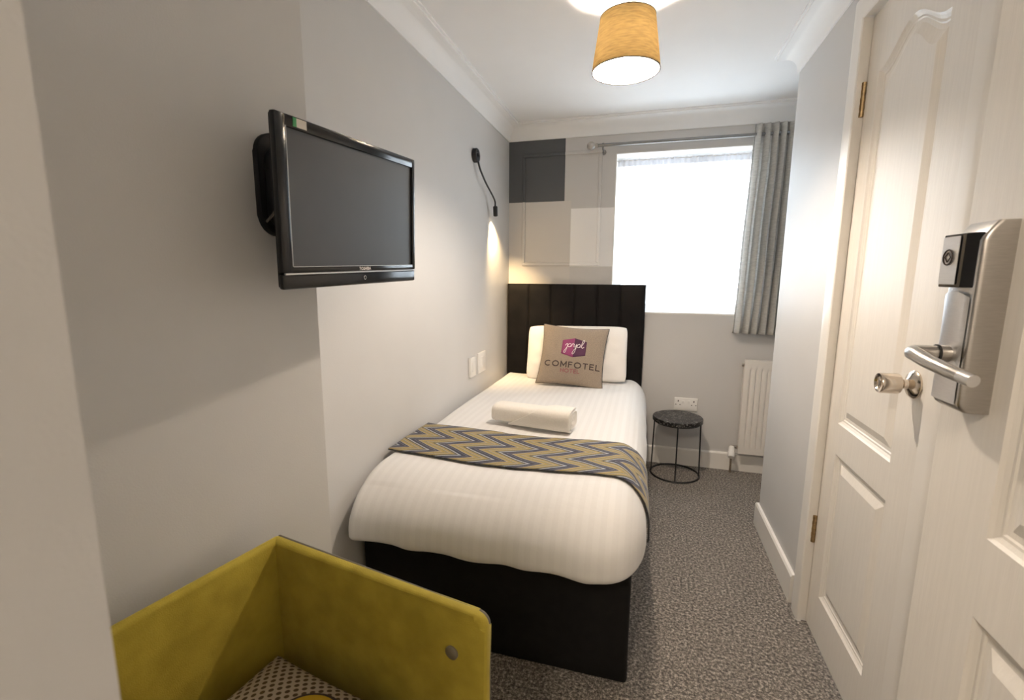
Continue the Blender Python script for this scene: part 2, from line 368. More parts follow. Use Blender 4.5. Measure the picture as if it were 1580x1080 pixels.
class MB:
    def __init__(s):
        s.bm = bmesh.new()
        s.uv = None
    def box(s, x0, x1, y0, y1, z0, z1, bev=0.0, seg=2):
        vs = [s.bm.verts.new((x, y, z)) for x in (x0, x1) for y in (y0, y1) for z in (z0, z1)]
        fs = []
        for f in ((0, 1, 3, 2), (4, 6, 7, 5), (0, 4, 5, 1), (2, 3, 7, 6), (0, 2, 6, 4), (1, 5, 7, 3)):
            fs.append(s.bm.faces.new([vs[i] for i in f]))
        if bev:
            es = list({e for f in fs for e in f.edges})
            bmesh.ops.bevel(s.bm, geom=es, offset=bev, segments=seg, profile=0.5, affect='EDGES')
        return s
    def grid(s, fn, nu, nv, cu=False, cv=False, uvf=None):
        V = [[s.bm.verts.new(fn(i / nu, j / nv)) for j in range(nv + (0 if cv else 1))] for i in range(nu + (0 if cu else 1))]
        if uvf and s.uv is None:
            s.uv = s.bm.loops.layers.uv.new('UVMap')
        for i in range(nu):
            for j in range(nv):
                a, b_ = i, (i + 1) % len(V); c, d = j, (j + 1) % len(V[0])
                try:
                    f = s.bm.faces.new((V[a][c], V[b_][c], V[b_][d], V[a][d]))
                except ValueError:
                    continue
                if uvf:
                    for l, (p, q) in zip(f.loops, ((i, j), (i + 1, j), (i + 1, j + 1), (i, j + 1))):
                        l[s.uv].uv = uvf(p / nu, q / nv)
        return s
    def tube(s, pts, r, seg=10, closed=False, caps=True):
        pts = [Vector(p) for p in pts]
        n = len(pts)
        rs = r if isinstance(r, (list, tuple)) else [r] * n
        rings = []
        up = None
        for i, p in enumerate(pts):
            if closed:
                t = pts[(i + 1) % n] - pts[i - 1]
            else:
                t = pts[min(i + 1, n - 1)] - pts[max(i - 1, 0)]
            t.normalize()
            if up is None:
                up = t.orthogonal().normalized()
            else:
                up = (up - t * up.dot(t))
                up = up.normalized() if up.length > 1e-6 else t.orthogonal().normalized()
            sd = t.cross(up)
            rings.append([s.bm.verts.new(p + (up * cos(2 * PI * k / seg) + sd * sin(2 * PI * k / seg)) * rs[i]) for k in range(seg)])
        for i in range(n if closed else n - 1):
            A, B = rings[i], rings[(i + 1) % n]
            for k in range(seg):
                s.bm.faces.new((A[k], A[(k + 1) % seg], B[(k + 1) % seg], B[k]))
        if caps and not closed:
            s.bm.faces.new(list(reversed(rings[0]))); s.bm.faces.new(rings[-1])
        return s
    def lathe(s, prof, o=(0, 0, 0), ax=(0, 0, 1), seg=32, closed=False):
        """prof: list of (radius, height) along ax from o; radius 0 closes"""
        o = Vector(o); ax = Vector(ax).normalized(); u = ax.orthogonal().normalized(); v = ax.cross(u)
        rings = []
        for r, h in prof:
            if r < 1e-7:
                rings.append([s.bm.verts.new(o + ax * h)])
            else:
                rings.append([s.bm.verts.new(o + ax * h + (u * cos(2 * PI * k / seg) + v * sin(2 * PI * k / seg)) * r) for k in range(seg)])
        m = len(rings)
        for i in range(m if closed else m - 1):
            A, B = rings[i], rings[(i + 1) % m]
            for k in range(seg):
                k2 = (k + 1) % seg
                if len(A) == 1 and len(B) == 1: continue
                if len(A) == 1: s.bm.faces.new((A[0], B[k], B[k2]))
                elif len(B) == 1: s.bm.faces.new((A[k2], A[k], B[0]))
                else: s.bm.faces.new((A[k], A[k2], B[k2], B[k]))
        return s
    def prism(s, poly, z0, z1, bev=0.0, fn=None):
        """polygon in xy extruded z0..z1; fn maps a point"""
        fn = fn or (lambda p: p)
        a = [s.bm.verts.new(fn(Vector((x, y, z0)))) for x, y in poly]
        b = [s.bm.verts.new(fn(Vector((x, y, z1)))) for x, y in poly]
        n = len(poly)
        fs = [s.bm.faces.new(list(reversed(a))), s.bm.faces.new(b)]
        for i in range(n):
            fs.append(s.bm.faces.new((a[i], a[(i + 1) % n], b[(i + 1) % n], b[i])))
        if bev:
            es = list({e for f in fs[:2] for e in f.edges})
            bmesh.ops.bevel(s.bm, geom=es, offset=bev, segments=3, profile=0.5, affect='EDGES')
        return s
    def rbox(s, lo, hi, rlo, rhi, n, disp=None):
        """rounded box with its own radius on each side"""
        lo, hi = Vector(lo), Vector(hi)
        start = len(s.bm.verts)
        def mp(q):
            d = [0, 0, 0]; c = [0, 0, 0]; R = [0, 0, 0]
            for k in range(3):
                a, b_ = lo[k] + rlo[k], hi[k] - rhi[k]
                if q[k] < a: c[k] = a; R[k] = rlo[k]; d[k] = (q[k] - a) / max(rlo[k], 1e-9)
                elif q[k] > b_: c[k] = b_; R[k] = rhi[k]; d[k] = (q[k] - b_) / max(rhi[k], 1e-9)
                else: c[k] = q[k]
            L = math.sqrt(d[0] ** 2 + d[1] ** 2 + d[2] ** 2)
            mxd = max(abs(t) for t in d)
            if L < 1e-9: return Vector(q)
            p = Vector([c[k] + R[k] * d[k] / L * (mxd if mxd < 1 else 1) for k in range(3)])
            return p
        def P(q):
            p = mp(q)
            return disp(p) if disp else p
        made = []
        for ax in range(3):
            o = [k for k in range(3) if k != ax]
            for side in (lo[ax], hi[ax]):
                nu, nv = n[o[0]], n[o[1]]
                V = []
                for i in range(nu + 1):
                    row = []
                    for j in range(nv + 1):
                        q = [0, 0, 0]; q[ax] = side
                        q[o[0]] = lo[o[0]] + (hi[o[0]] - lo[o[0]]) * i / nu
                        q[o[1]] = lo[o[1]] + (hi[o[1]] - lo[o[1]]) * j / nv
                        v = s.bm.verts.new(P(q)); row.append(v); made.append(v)
                    V.append(row)
                for i in range(nu):
                    for j in range(nv):
                        s.bm.faces.new((V[i][j], V[i + 1][j], V[i + 1][j + 1], V[i][j + 1]))
        bmesh.ops.remove_doubles(s.bm, verts=made, dist=1e-5)
        return s
    def xform(s, mtx):
        bmesh.ops.transform(s.bm, matrix=mtx, verts=s.bm.verts)
        return s
    def build(s, name, m, parent=None, loc=None, smooth=False, local=False, angle=40, solid=0.0):
        bm = s.bm
        bmesh.ops.recalc_face_normals(bm, faces=bm.faces)
        if parent is not None:
            pm = WM[parent.name]
            o_w = pm.copy()
        else:
            o_w = Matrix.Translation(Vector(loc)) if loc is not None else Matrix.Identity(4)
        if not local:
            bmesh.ops.transform(bm, matrix=o_w.inverted(), verts=bm.verts)
        me = bpy.data.meshes.new(name)
        bm.to_mesh(me); bm.free()
        me.materials.append(m)
        if smooth:
            for p in me.polygons: p.use_smooth = True
            try:
                me.set_sharp_from_angle(angle=math.radians(angle))
            except Exception:
                pass
        o = bpy.data.objects.new(name, me)
        COL.objects.link(o)
        if parent is not None:
            o.parent = parent
        else:
            o.matrix_world = o_w
        WM[o.name] = o_w
        if solid:
            md = o.modifiers.new('thickness', 'SOLIDIFY'); md.thickness = solid; md.offset = 0
        return o

def tag(o, label=None, cat=None, group=None, kind=None):
    if label: o['label'] = label
    if cat: o['category'] = cat
    if group: o['group'] = group
    if kind: o['kind'] = kind
    return o

def thing(name, label, cat, loc=(0, 0, 0), mtx=None, group=None):
    o = bpy.data.objects.new(name, None)
    o.empty_display_size = 0.05
    COL.objects.link(o)
    m = mtx if mtx is not None else Matrix.Translation(Vector(loc))
    o.matrix_world = m
    WM[o.name] = m.copy()
    return tag(o, label, cat, group)

def struct(o, label=None):
    o['kind'] = 'structure'
    if label: o['label'] = label
    return o

def text_tris(txt, size, bold=0.0, spacing=1.0):
    cu_ = bpy.data.curves.new('lettering', 'FONT')
    cu_.body = txt; cu_.size = size; cu_.align_x = 'CENTER'; cu_.align_y = 'CENTER'; cu_.offset = bold; cu_.space_character = spacing
    cu_.resolution_u = 4
    o = bpy.data.objects.new('lettering', cu_); COL.objects.link(o)
    dg = bpy.context.evaluated_depsgraph_get()
    me = bpy.data.meshes.new_from_object(o.evaluated_get(dg))
    bpy.data.objects.remove(o); bpy.data.curves.remove(cu_)
    vs = [v.co.copy() for v in me.vertices]; fs = [list(p.vertices) for p in me.polygons]
    bpy.data.meshes.remove(me)
    return vs, fs

def catmull(pts, n=8, closed=False):
    P = [Vector(p) for p in pts]; out = []
    L = len(P)
    rng = range(L) if closed else range(L - 1)
    for i in rng:
        p0 = P[i - 1] if (i > 0 or closed) else P[0] * 2 - P[1]
        p1 = P[i]; p2 = P[(i + 1) % L]
        p3 = P[(i + 2) % L] if (i + 2 < L or closed) else p2 * 2 - p1
        for k in range(n):
            t = k / n
            out.append(0.5 * ((2 * p1) + (p2 - p0) * t + (2 * p0 - 5 * p1 + 4 * p2 - p3) * t * t + (3 * p1 - p0 - 3 * p2 + p3) * t ** 3))
    if not closed: out.append(P[-1])
    return out

# ------------------------------------------------------------------ room shell
XL, XT, XR, YB, ZC, XREC, YP = -1.01, -0.985, 0.657, 3.47, 2.425, 1.12, 2.69
YN = -1.5
def sbox(name, m, *b, label=None, bev=0.0):
    return struct(MB().box(*b, bev=bev).build(name, m), label)
sbox('floor', M['carpet'], -1.6, 1.3, YN, 3.75, -0.1, 0.0, label='charcoal flecked carpet floor')
sbox('ceiling', M['ceiling'], -1.6, 1.3, YN, 3.75, ZC, ZC + 0.1, label='white painted ceiling')
EX, EY = -0.88, 1.112            # free corner of the splayed wall that carries the television
def splay(y): return EX - (EY - y) * 0.1925
mb = MB().box(-1.4, XL, EY, 3.75, 0, ZC).prism([(EX, EY), (-1.4, EY), (-1.4, 0.171), (splay(0.171), 0.171)], 0, ZC)
struct(mb.build('wall_left', M['wall']), 'grey painted left wall, stepping out to a splayed section behind the television')
struct(MB().prism([(-1.6, 0.0), (-0.282, 0.0), (-0.29, 0.171), (-1.6, 0.171)], 0, ZC).build('wall_front', M['wall']), label='grey end of wall at the left edge of the entrance')
# window wall with its opening
WX0, WX1, WZ0, WZ1 = -0.24, 0.71, 1.095, 2.195
mb = MB().box(-1.2, WX0, YB, 3.72, 0, ZC).box(WX1, 1.3, YB, 3.72, 0, ZC).box(WX0, WX1, YB, 3.72, 0, WZ0).box(WX0, WX1, YB, 3.72, WZ1, ZC)
struct(mb.build('wall_back', M['backwall']), 'window wall with painted charcoal and white squares')
# right wall with the inner doorway, and the recess behind it
DY0, DY1, DZ = 1.285, 1.935, 2.20
mb = MB().box(XR, 0.80, DY1, YP, 0, ZC).box(XR, 0.80, YN, DY0, 0, ZC).box(XR, 0.80, DY0, DY1, DZ, ZC).box(0.79, 1.3, YP - 0.12, YP, 0, ZC)
struct(mb.build('wall_right', M['wall']), 'grey wall beside the white panel door')
sbox('wall_recess', M['wall'], XREC, 1.3, YP, 3.5, 0, ZC)
sbox('wall_corridor', M['wall'], -1.6, 1.3, YN - 0.1, YN, 0, ZC)
sbox('wall_corridor_side', M['wall'], -1.7, -1.6, YN, 0.1, 0, ZC)

def offset_path(path, d):
    """offset an open polyline (x, y) to its right-hand side by d, mitred"""
    out = []
    for i, p in enumerate(path):
        p = Vector(p)
        ds = []
        if i > 0: ds.append((p - Vector(path[i - 1])).normalized())
        if i < len(path) - 1: ds.append((Vector(path[i + 1]) - p).normalized())
        ns = [Vector((t.y, -t.x)) for t in ds]
        if len(ns) == 1: out.append(p + ns[0] * d)
        else:
            b_ = (ns[0] + ns[1]); b_ = b_ / (1 + ns[0].dot(ns[1]))
            out.append(p + b_ * d)
    return out

def sweep(path, prof, name, m):
    """profile points (distance out from wall, z) swept along a wall path"""
    mb = MB()
    rows = [[(q.x, q.y, z) for q in offset_path(path, d)] for d, z in prof]
    V = [[mb.bm.verts.new(p) for p in r] for r in rows]
    for i in range(len(V)):
        for j in range(len(path) - 1):
            mb.bm.faces.new((V[i][j], V[(i + 1) % len(V)][j], V[(i + 1) % len(V)][j + 1], V[i][j + 1]))
    mb.bm.faces.new([r[0] for r in V]); mb.bm.faces.new([r[-1] for r in V])
    return mb.build(name, m, smooth=True, angle=30)

cove = [(0.0, ZC), (0.0, 2.318), (0.007, 2.318), (0.009, 2.325)]
for k in range(1, 9):
    a = PI / 2 * k / 9
    cove.append((0.009 + 0.072 * (1 - cos(a)), 2.325 + 0.083 * sin(a)))
cove += [(0.084, 2.409), (0.084, 2.416), (0.094, 2.417), (0.094, ZC)]
struct(sweep([(splay(0.171), 0.171), (EX, EY), (XL, EY), (XL, YB), (XREC, YB), (XREC, YP), (XR, YP), (XR, YN)], cove, 'trim_1', M['coving']), 'white plaster coving round the ceiling')
skirt = [(0.0, 0.0), (0.0, 0.125), (0.011, 0.125), (0.017, 0.116), (0.017, 0.0)]
struct(sweep([(XL, YB), (XREC, YB)], skirt, 'baseboard_back', M['gloss_white']), 'white skirting under the window')
struct(sweep([(XREC, YP), (XR, YP), (XR, 2.035)], skirt, 'baseboard_right', M['gloss_white']), 'white skirting on the right wall')

# added fill light, unseen on the hallway ceiling behind the camera
hl = thing('hall_fill_light', 'added unseen fill light, a round opal disc on the hallway ceiling behind the viewer', 'lamp', (-0.34, -0.85, ZC))
MB().lathe([(0, 0), (0.15, 0), (0.15, -0.03), (0.14, -0.035), (0.14, -0.03), (0, -0.03)], (-0.34, -0.85, ZC), (0, 0, 1), 40).build('fill_fitting', M['plastic_white'], hl, smooth=True)
MB().lathe([(0.139, -0.031), (0.12, -0.06), (0.07, -0.075), (0, -0.08)], (-0.34, -0.85, ZC), (0, 0, 1), 40).build('fill_emitter', M['hall_fill'], hl, smooth=True)

# raised panel moulding on the window wall, painted with it
mb = MB()
x0, x1, z0, z1, wd, th = -0.905, -0.333, 1.43, 2.225, 0.022, 0.011
for b in ((x0, x1, z0, z0 + wd), (x0, x1, z1 - wd, z1), (x0, x0 + wd, z0 + wd, z1 - wd), (x1 - wd, x1, z0 + wd, z1 - wd)):
    mb.box(b[0], b[1], YB - th, YB, b[2], b[3], bev=0.004)
struct(mb.build('trim_2', M['backwall']), 'raised picture-frame moulding painted over on the window wall')

# window
wf = struct(MB().box(WX0, WX1, 3.60, 3.66, WZ0, WZ0 + 0.06).box(WX0, WX1, 3.60, 3.66, WZ1 - 0.06, WZ1).box(WX0, WX0 + 0.06, 3.60, 3.66, WZ0 + 0.06, WZ1 - 0.06)
            .box(WX1 - 0.06, WX1, 3.60, 3.66, WZ0 + 0.06, WZ1 - 0.06).box(0.27, 0.335, 3.60, 3.66, WZ0 + 0.06, WZ1 - 0.06).build('window_1', M['pvc']), 'white framed window behind the net curtain')
MB().box(WX0 + 0.06, 0.27, 3.626, 3.632, WZ0 + 0.06, WZ1 - 0.06).build('pane', M['glass'], wf)
MB().box(0.335, WX1 - 0.06, 3.626, 3.632, WZ0 + 0.06, WZ1 - 0.06).build('pane', M['glass'], wf)
# white reveal lining
mb = MB().box(WX0, WX0 + 0.006, YB - 0.001, 3.60, WZ0, WZ1).box(WX1 - 0.006, WX1, YB - 0.001, 3.60, WZ0, WZ1).box(WX0, WX1, YB - 0.001, 3.60, WZ1 - 0.006, WZ1).box(WX0, WX1, YB - 0.001, 3.60, WZ0, WZ0 + 0.01)
struct(mb.build('trim_3', M['gloss_white']), 'white window reveal and sill')

# ------------------------------------------------------------------ panel doors
def panel_outline(y0, y1, z0, z1, arch, ins):
    """list of (y, z) going round; the top rises by arch"""
    y0 += ins; y1 -= ins; z0 += ins; z1 -= ins
    pts = [(y0, z0), (y1, z0), (y1, z1)]
    K = 14
    for k in range(1, K):
        t = k / K
        y = y1 + (y0 - y1) * t
        u = abs(2 * t - 1)
        h = 0.5 * (1 + cos(PI * min(1, u * 1.02)))
        pts.append((y, z1 + arch * h))
    pts.append((y0, z1))
    return pts

def panel_door(name, m, xf, th, y0, y1, z0, z1, panels, label, mtx=None):
    """door leaf in the plane x = xf (visible face towards -x)"""
    mb = MB(); bm = mb.bm
    rings = []
    outer = [bm.verts.new((xf, y, z)) for y, z in ((y0, z0), (y1, z0), (y1, z1), (y0, z1))]
    edges = [bm.edges.new((outer[i], outer[(i + 1) % 4])) for i in range(4)]
    prof = [(0.0, 0.0), (0.005, 0.005), (0.012, 0.0095), (0.017, 0.010), (0.020, 0.0125), (0.030, 0.0125), (0.052, 0.004), (0.055, 0.003)]
    for (a, b_, c, d, ar) in panels:
        prev = None
        for ins, dep in prof:
            ring = [bm.verts.new((xf + dep, y, z)) for y, z in panel_outline(a, b_, c, d, ar, ins)]
            if prev is None:
                n = len(ring)
                edges += [bm.edges.new((ring[i], ring[(i + 1) % n])) for i in range(n)]
            else:
                for i in range(n):
                    bm.faces.new((prev[i], prev[(i + 1) % n], ring[(i + 1) % n], ring[i]))
            prev = ring
        bm.faces.new(prev)
    bmesh.ops.triangle_fill(bm, use_beauty=True, use_dissolve=False, edges=edges)
    # sides and back
    back = [bm.verts.new((xf + th, y, z)) for y, z in ((y0, z0), (y1, z0), (y1, z1), (y0, z1))]
    for i in range(4):
        bm.faces.new((outer[i], outer[(i + 1) % 4], back[(i + 1) % 4], back[i]))
    bm.faces.new(back)
    return struct(mb.build(name, m), label)

XD = 0.675
d1 = panel_door('door_1', M['door_white'], XD, 0.04, 1.290, 1.932, 0.006, 2.192,
                [(1.475, 1.845, 0.845, 1.995, 0.075), (1.470, 1.835, 0.175, 0.735, 0.0)], 'closed white woodgrain panel door with round knob')
# round knob with its rose
KY, KZ = 1.408, 1.082
kb = MB().lathe([(0, 0), (0.036, 0), (0.036, 0.004), (0.030, 0.010), (0.018, 0.014), (0.013, 0.018), (0.012, 0.026), (0.0145, 0.031), (0.0255, 0.036), (0.0265, 0.041),
                 (0.0265, 0.075), (0.0245, 0.080), (0.019, 0.081), (0.016, 0.077), (0, 0.076)], (XD, KY, KZ), (-1, 0, 0), 36).build('door_knob', M['nickel'], d1, smooth=True, angle=30)
tag(kb, 'polished nickel knob')
MB().box(XD - 0.0785, XD - 0.076, KY - 0.0035, KY + 0.0035, KZ - 0.008, KZ + 0.008, bev=0.001).build('turn_button', M['steel'], kb)
for hz in (1.94, 0.395):
    mb = MB().tube([(0.669, 1.9335, hz - 0.055), (0.669, 1.9335, hz + 0.055)], 0.0065, 10)
    for k in range(5):
        mb.tube([(0.669, 1.9335, hz - 0.054 + k * 0.0235), (0.669, 1.9335, hz - 0.040 + k * 0.0235)], 0.0078, 10)
    mb.box(0.662, 0.6755, 1.9325, 1.9345, hz - 0.055, hz + 0.055)
    tag(mb.build('hinge', M['brass'], d1, smooth=True), 'brass butt hinge')
# architrave round the inner door: swept profile
def architrave():
    mb = MB()
    xw = XR
    prof = [(0.0, 0.0), (0.0, 0.013), (0.006, 0.016), (0.05, 0.017), (0.072, 0.0165), (0.084, 0.011), (0.088, 0.0)]   # (outward from opening, proud of the wall)
    path = [(DY1, 0.0, 1, 0), (DY1, DZ, 1, 1), (DY0, DZ, -1, 1), (DY0, 0.0, -1, 0)]
    V = []
    for o, pr in prof:
        o2 = o - 0.010
        V.append([mb.bm.verts.new((xw - pr, y + sy * o2, max(0.0, z + sz * o2))) for y, z, sy, sz in path])
    for i in range(len(V) - 1):
        for j in range(3):
            mb.bm.faces.new((V[i][j], V[i + 1][j], V[i + 1][j + 1], V[i][j + 1]))
    for j in range(3):
        mb.bm.faces.new((V[-1][j], V[0][j], V[0][j + 1], V[-1][j + 1]))
    mb.bm.faces.new([r[0] for r in V]); mb.bm.faces.new([r[3] for r in V])
    return mb
struct(architrave().build('trim_4', M['gloss_white'], smooth=True, angle=25), 'white architrave around the inner door')
# lining of the opening (frame)
mb = MB().box(XR - 0.008, 0.80, DY1 - 0.002, DY1 + 0.002, 0, DZ).box(XR - 0.008, 0.80, DY0 - 0.002, DY0 + 0.002, 0, DZ).box(XR - 0.008, 0.80, DY0, DY1, DZ - 0.002, DZ + 0.002)
mb.box(0.716, 0.735, DY1 - 0.02, DY1, 0, DZ).box(0.716, 0.735, DY0, DY0 + 0.02, 0, DZ)
struct(mb.build('trim_5', M['gloss_white']), 'white lining of the inner door opening')

# entrance door, standing open along the right wall
XE = 0.55
d2 = panel_door('door_2', M['door_white'], XE, 0.044, 0.285, 1.050, 0.006, 2.192,
                [(0.450, 0.885, 0.935, 1.995, 0.075), (0.450, 0.885, 0.175, 0.795, 0.0)], 'open white entrance door with steel electronic lock')
# electronic lock: long steel case with a black reader window
def lock_case():
    mb = MB()
    y0, y1, z0, z1 = 0.925, 1.003, 1.130, 1.442
    def sec(t):        # section at height fraction t: list of (x out from door, y)
        tz = z0 + (z1 - z0) * t
        taper = 1.0
        if t > 0.90: taper = 1.0 - 0.42 * ((t - 0.90) / 0.10) ** 1.5
        if t < 0.04: taper = 1.0 - 0.25 * ((0.04 - t) / 0.04) ** 2
        d = 0.043 * taper
        w0 = y0; w1 = y1
        r = 0.008
        pts = [(0, w0)]
        for k in range(5):
            a = PI / 2 * k / 4
            pts.append((d - r + r * sin(a), w0 + r * 0.7 - r * 0.7 * cos(a)))
        for k in range(5):
            a = PI / 2 * k / 4
            pts.append((d - r + r * cos(a), w1 - r + r * sin(a)))
        pts.append((0, w1))
        return [(XE - x, y, tz) for x, y in pts]
    ts = [0, 0.005, 0.015, 0.04] + [0.04 + 0.86 * k / 10 for k in range(1, 11)] + [0.92, 0.94, 0.96, 0.975, 0.988, 1.0]
    rows = [[mb.bm.verts.new(p) for p in sec(t)] for t in ts]
    for i in range(len(rows) - 1):
        n = len(rows[i])
        for k in range(n - 1):
            mb.bm.faces.new((rows[i][k], rows[i][k + 1], rows[i + 1][k + 1], rows[i + 1][k]))
    mb.bm.faces.new(rows[0]); mb.bm.faces.new(rows[-1])
    for r_ in rows:
        pass
    return mb
lk = tag(lock_case().build('lock_case', M['steel'], d2, smooth=True, angle=35), 'satin steel electronic lock case')
XF = XE - 0.043
# curved front plate under the reader
def plate(s, t):
    y = 0.934 + (0.999 - 0.934) * s
    z = 1.142 + (1.330 - 1.142) * t
    top = -0.010 * (2 * s - 1) ** 2 if t > 0.5 else 0
    return (XF - 0.0015 - 0.006 * math.sqrt(max(0, 1 - (2 * s - 1) ** 2)) * (0.35 + 0.65 * t), y, z + top * (t - 0.5) * 2)
tag(MB().grid(plate, 12, 10).build('front_plate', M['steel_face'], lk, smooth=True), 'pale steel front plate')
# black reader window: angled block
mb = MB()
pts_b = [(XF + 0.004, 0.930), (XF - 0.012, 0.946), (XF - 0.014, 1.000), (XF + 0.004, 1.003)]
mb.prism([(p[0], p[1]) for p in pts_b], 1.336, 1.424, bev=0.002)
rd = tag(mb.build('card_reader', M['black_gloss'], lk), 'black card reader window')
mb = MB()
mb.grid(lambda s, t: (XF - 0.0152 + 0.001 * (1 - s), 0.956 + (0.999 - 0.956) * s, 1.341 + 0.079 * t), 4, 4)
lab = mb.build('reader_label', M['steel_face'], lk, solid=0.0008)
# contactless emblem: ring with a square set on its point
mb = MB()
cy_, cz_ = 0.980, 1.386
ring = [(XF - 0.0163, cy_ + 0.0125 * cos(2 * PI * k / 28), cz_ + 0.0125 * sin(2 * PI * k / 28)) for k in range(28)]
mb.tube(ring, 0.0011, 6, closed=True)
dia = [(XF - 0.0163, cy_ + 0.008 * cos(PI / 2 * k), cz_ + 0.008 * sin(PI / 2 * k)) for k in range(4)]
for k in range(4):
    mb.tube([dia[k], dia[(k + 1) % 4]], 0.0009, 6)
mb.build('emblem', M['print_brown'], lk)
# lever: neck out of the case, bend, then back along the door
LZ = 1.224
neck = [(XF + 0.004, 0.963, LZ), (XF - 0.020, 0.963, LZ)]
mb = MB().tube(neck, 0.0145, 20)
path = catmull([(XF - 0.020, 0.963, LZ), (XF - 0.040, 0.963, LZ), (XF - 0.056, 0.957, LZ), (XF - 0.062, 0.938, LZ), (XF - 0.061, 0.905, LZ - 0.006), (XF - 0.055, 0.862, LZ - 0.013), (XF - 0.050, 0.838, LZ - 0.017)], 6)
mb.tube(path, [0.0128] * 10 + [0.0128 - 0.0026 * k / (len(path) - 11) for k in range(len(path) - 10)], 20)
endp = [(XF - 0.050, 0.838, LZ - 0.017), (XF - 0.046, 0.816, LZ - 0.020)]
lv = tag(mb.build('lever_handle', M['steel'], lk, smooth=True), 'brushed steel lever handle')
MB().tube([(XF - 0.019, 0.963, LZ), (XF - 0.0225, 0.963, LZ)], 0.0152, 20).build('collar', M['rubber'], lk)
MB().tube(endp, [0.0100, 0.0094], 20).build('lever_tip', M['steel_face'], lk, smooth=True)

# ------------------------------------------------------------------ bed
bed = thing('single_bed', 'black velvet single divan bed with a tall channelled headboard', 'bed', (-0.5, 2.4, 0))
BX0, BX1, BY0, BY1 = -0.985, 0.0, 1.425, 3.385
MB().box(BX0, BX1, BY0, BY1, 0.002, 0.372, bev=0.012, seg=3).build('divan_base', M['bed_fabric'], bed, smooth=True)
def headboard():
    mb = MB()
    x0, x1, z0, z1 = -1.0, 0.003, 0.05, 1.297
    nx, nz = 96, 40
    def chan(x):
        u = (x - x0) / (x1 - x0) * 6
        f = u - math.floor(u)
        e = min(f, 1 - f) / 6 * (x1 - x0)
        return -0.010 * math.exp(-(e / 0.007) ** 2)
    def front(s, t):
        x = x0 + (x1 - x0) * s; z = z0 + (z1 - z0) * t
        ed = min(x - x0, x1 - x, z1 - z) 
        rnd = 0.014 * (1 - min(1, ed / 0.014)) ** 2
        return (x, 3.395 - chan(x) * (1 if 0 < s < 1 else 0) + rnd, z)
    mb.grid(front, nx, nz)
    mb.box(x0, x1, 3.409, 3.462, z0, z1)
    return mb
hb = tag(headboard().build('headboard', M['velvet_black'], bed, smooth=True, angle=60), 'crushed black velvet headboard with upright channels')

# duvet
DLO, DHI = Vector((-1.005, 1.315, 0.374)), Vector((0.042, 3.39, 0.632))
RLO, RHI = (0.05, 0.26, 0.07), (0.13, 0.05, 0.17)
def ddisp(p):
    p = Vector(p)
    foot = max(0.0, min(1.0, (1.62 - p.y) / 0.25))
    n1 = noise.noise(Vector((p.x * 3.1, p.y * 2.3, 1.7)))
    n2 = noise.noise(Vector((p.x * 9.0, p.y * 5.0, p.z * 3)))
    if p.z > 0.60:
        p.z += 0.008 * n1 + 0.003 * n2
    # soft vertical folds and a wavy hem at the foot
    if foot > 0:
        fz = max(0.0, min(1.0, (0.62 - p.z) / 0.2))
        p.y -= foot * (0.010 * noise.noise(Vector((p.x * 11, 3.0, p.z * 1.5))) * fz + 0.008 * n1)
        low = max(0.0, min(1.0, (0.47 - p.z) / 0.09))
        p.z += foot * low * (0.014 * noise.noise(Vector((p.x * 7.5, 0.3, 9.1))) - 0.012 * (p.x + 0.5))
        p.x += foot * (0.010 * low) * (1 if p.x > -0.4 else -1) * 0
    side = max(0.0, min(1.0, (p.x - 0.02) / 0.02)) * (1 if p.z < 0.55 else 0)
    p.x += side * 0.006 * noise.noise(Vector((p.y * 6, p.z * 2, 4.4)))
    return p
mb = MB().rbox(DLO, DHI, RLO, RHI, (84, 130, 22), ddisp)
duvet = tag(mb.build('duvet', M['bedding'], loc=(-0.5, 2.4, 0.4), smooth=True, angle=80), 'white striped duvet covering the black bed', 'duvet')

# chevron runner across the duvet: follows the same cross-section
def runner_pt(s, t, off):
    """s: arc length from the left edge, t 0..1 near edge to far edge"""
    x0 = DLO.x + 0.012
    xc = DHI.x - RHI[0]; zc = DHI.z - RHI[2]
    flat = xc - x0
    rx, rz = RHI[0], RHI[2]
    arc = 0.5 * PI * math.sqrt((rx * rx + rz * rz) / 2)
    if s < flat:
        x = x0 + s; z = DHI.z; n = Vector((0, 0, 1))
    elif s < flat + arc:
        a = (s - flat) / arc * PI / 2
        x = xc + rx * sin(a); z = zc + rz * cos(a); n = Vector((sin(a) / rx, 0, cos(a) / rz)).normalized()
    else:
        x = DHI.x; z = zc - (s - flat - arc); n = Vector((1, 0, 0))
    sk = (x + 0.5)
    yn = 1.640 - 0.028 * sin(min(1, max(0, (x + 1.0))) * PI) + 0.02 * max(0, x + 0.1)
    yf = 2.010 - 0.035 * sin(min(1, max(0, (x + 1.0))) * PI)
    y = yn + (yf - yn) * t
    p = ddisp(Vector((x, y, z)))
    edge = 0.0
    return p + n * (off + 0.002 * noise.noise(Vector((s * 14, y * 12, 0.5))))
RL = (DHI.x - RHI[0] - DLO.x - 0.012) + 0.5 * PI * math.sqrt((RHI[0] ** 2 + RHI[2] ** 2) / 2) + 0.06
mb = MB()
uvf = lambda s, t: (s * RL, t * 0.385 + 0.03)
mb.grid(lambda s, t: runner_pt(s * RL, t, 0.0075), 110, 26, uvf=uvf)
run = tag(mb.build('bed_runner', M['chevron'], loc=(-0.5, 1.83, 0.64), smooth=True, angle=80), 'navy and mustard chevron runner across the foot of the bed', 'bed runner')
md = run.modifiers.new('thickness', 'SOLIDIFY'); md.thickness = 0.004; md.offset = 0
mb = MB()
for t in (0.0, 1.0):
    mb.tube([runner_pt(RL * k / 90, t, 0.0075) for k in range(91)], 0.0028, 6)
mb.build('runner_hem', M['piping_black'], run, smooth=True)

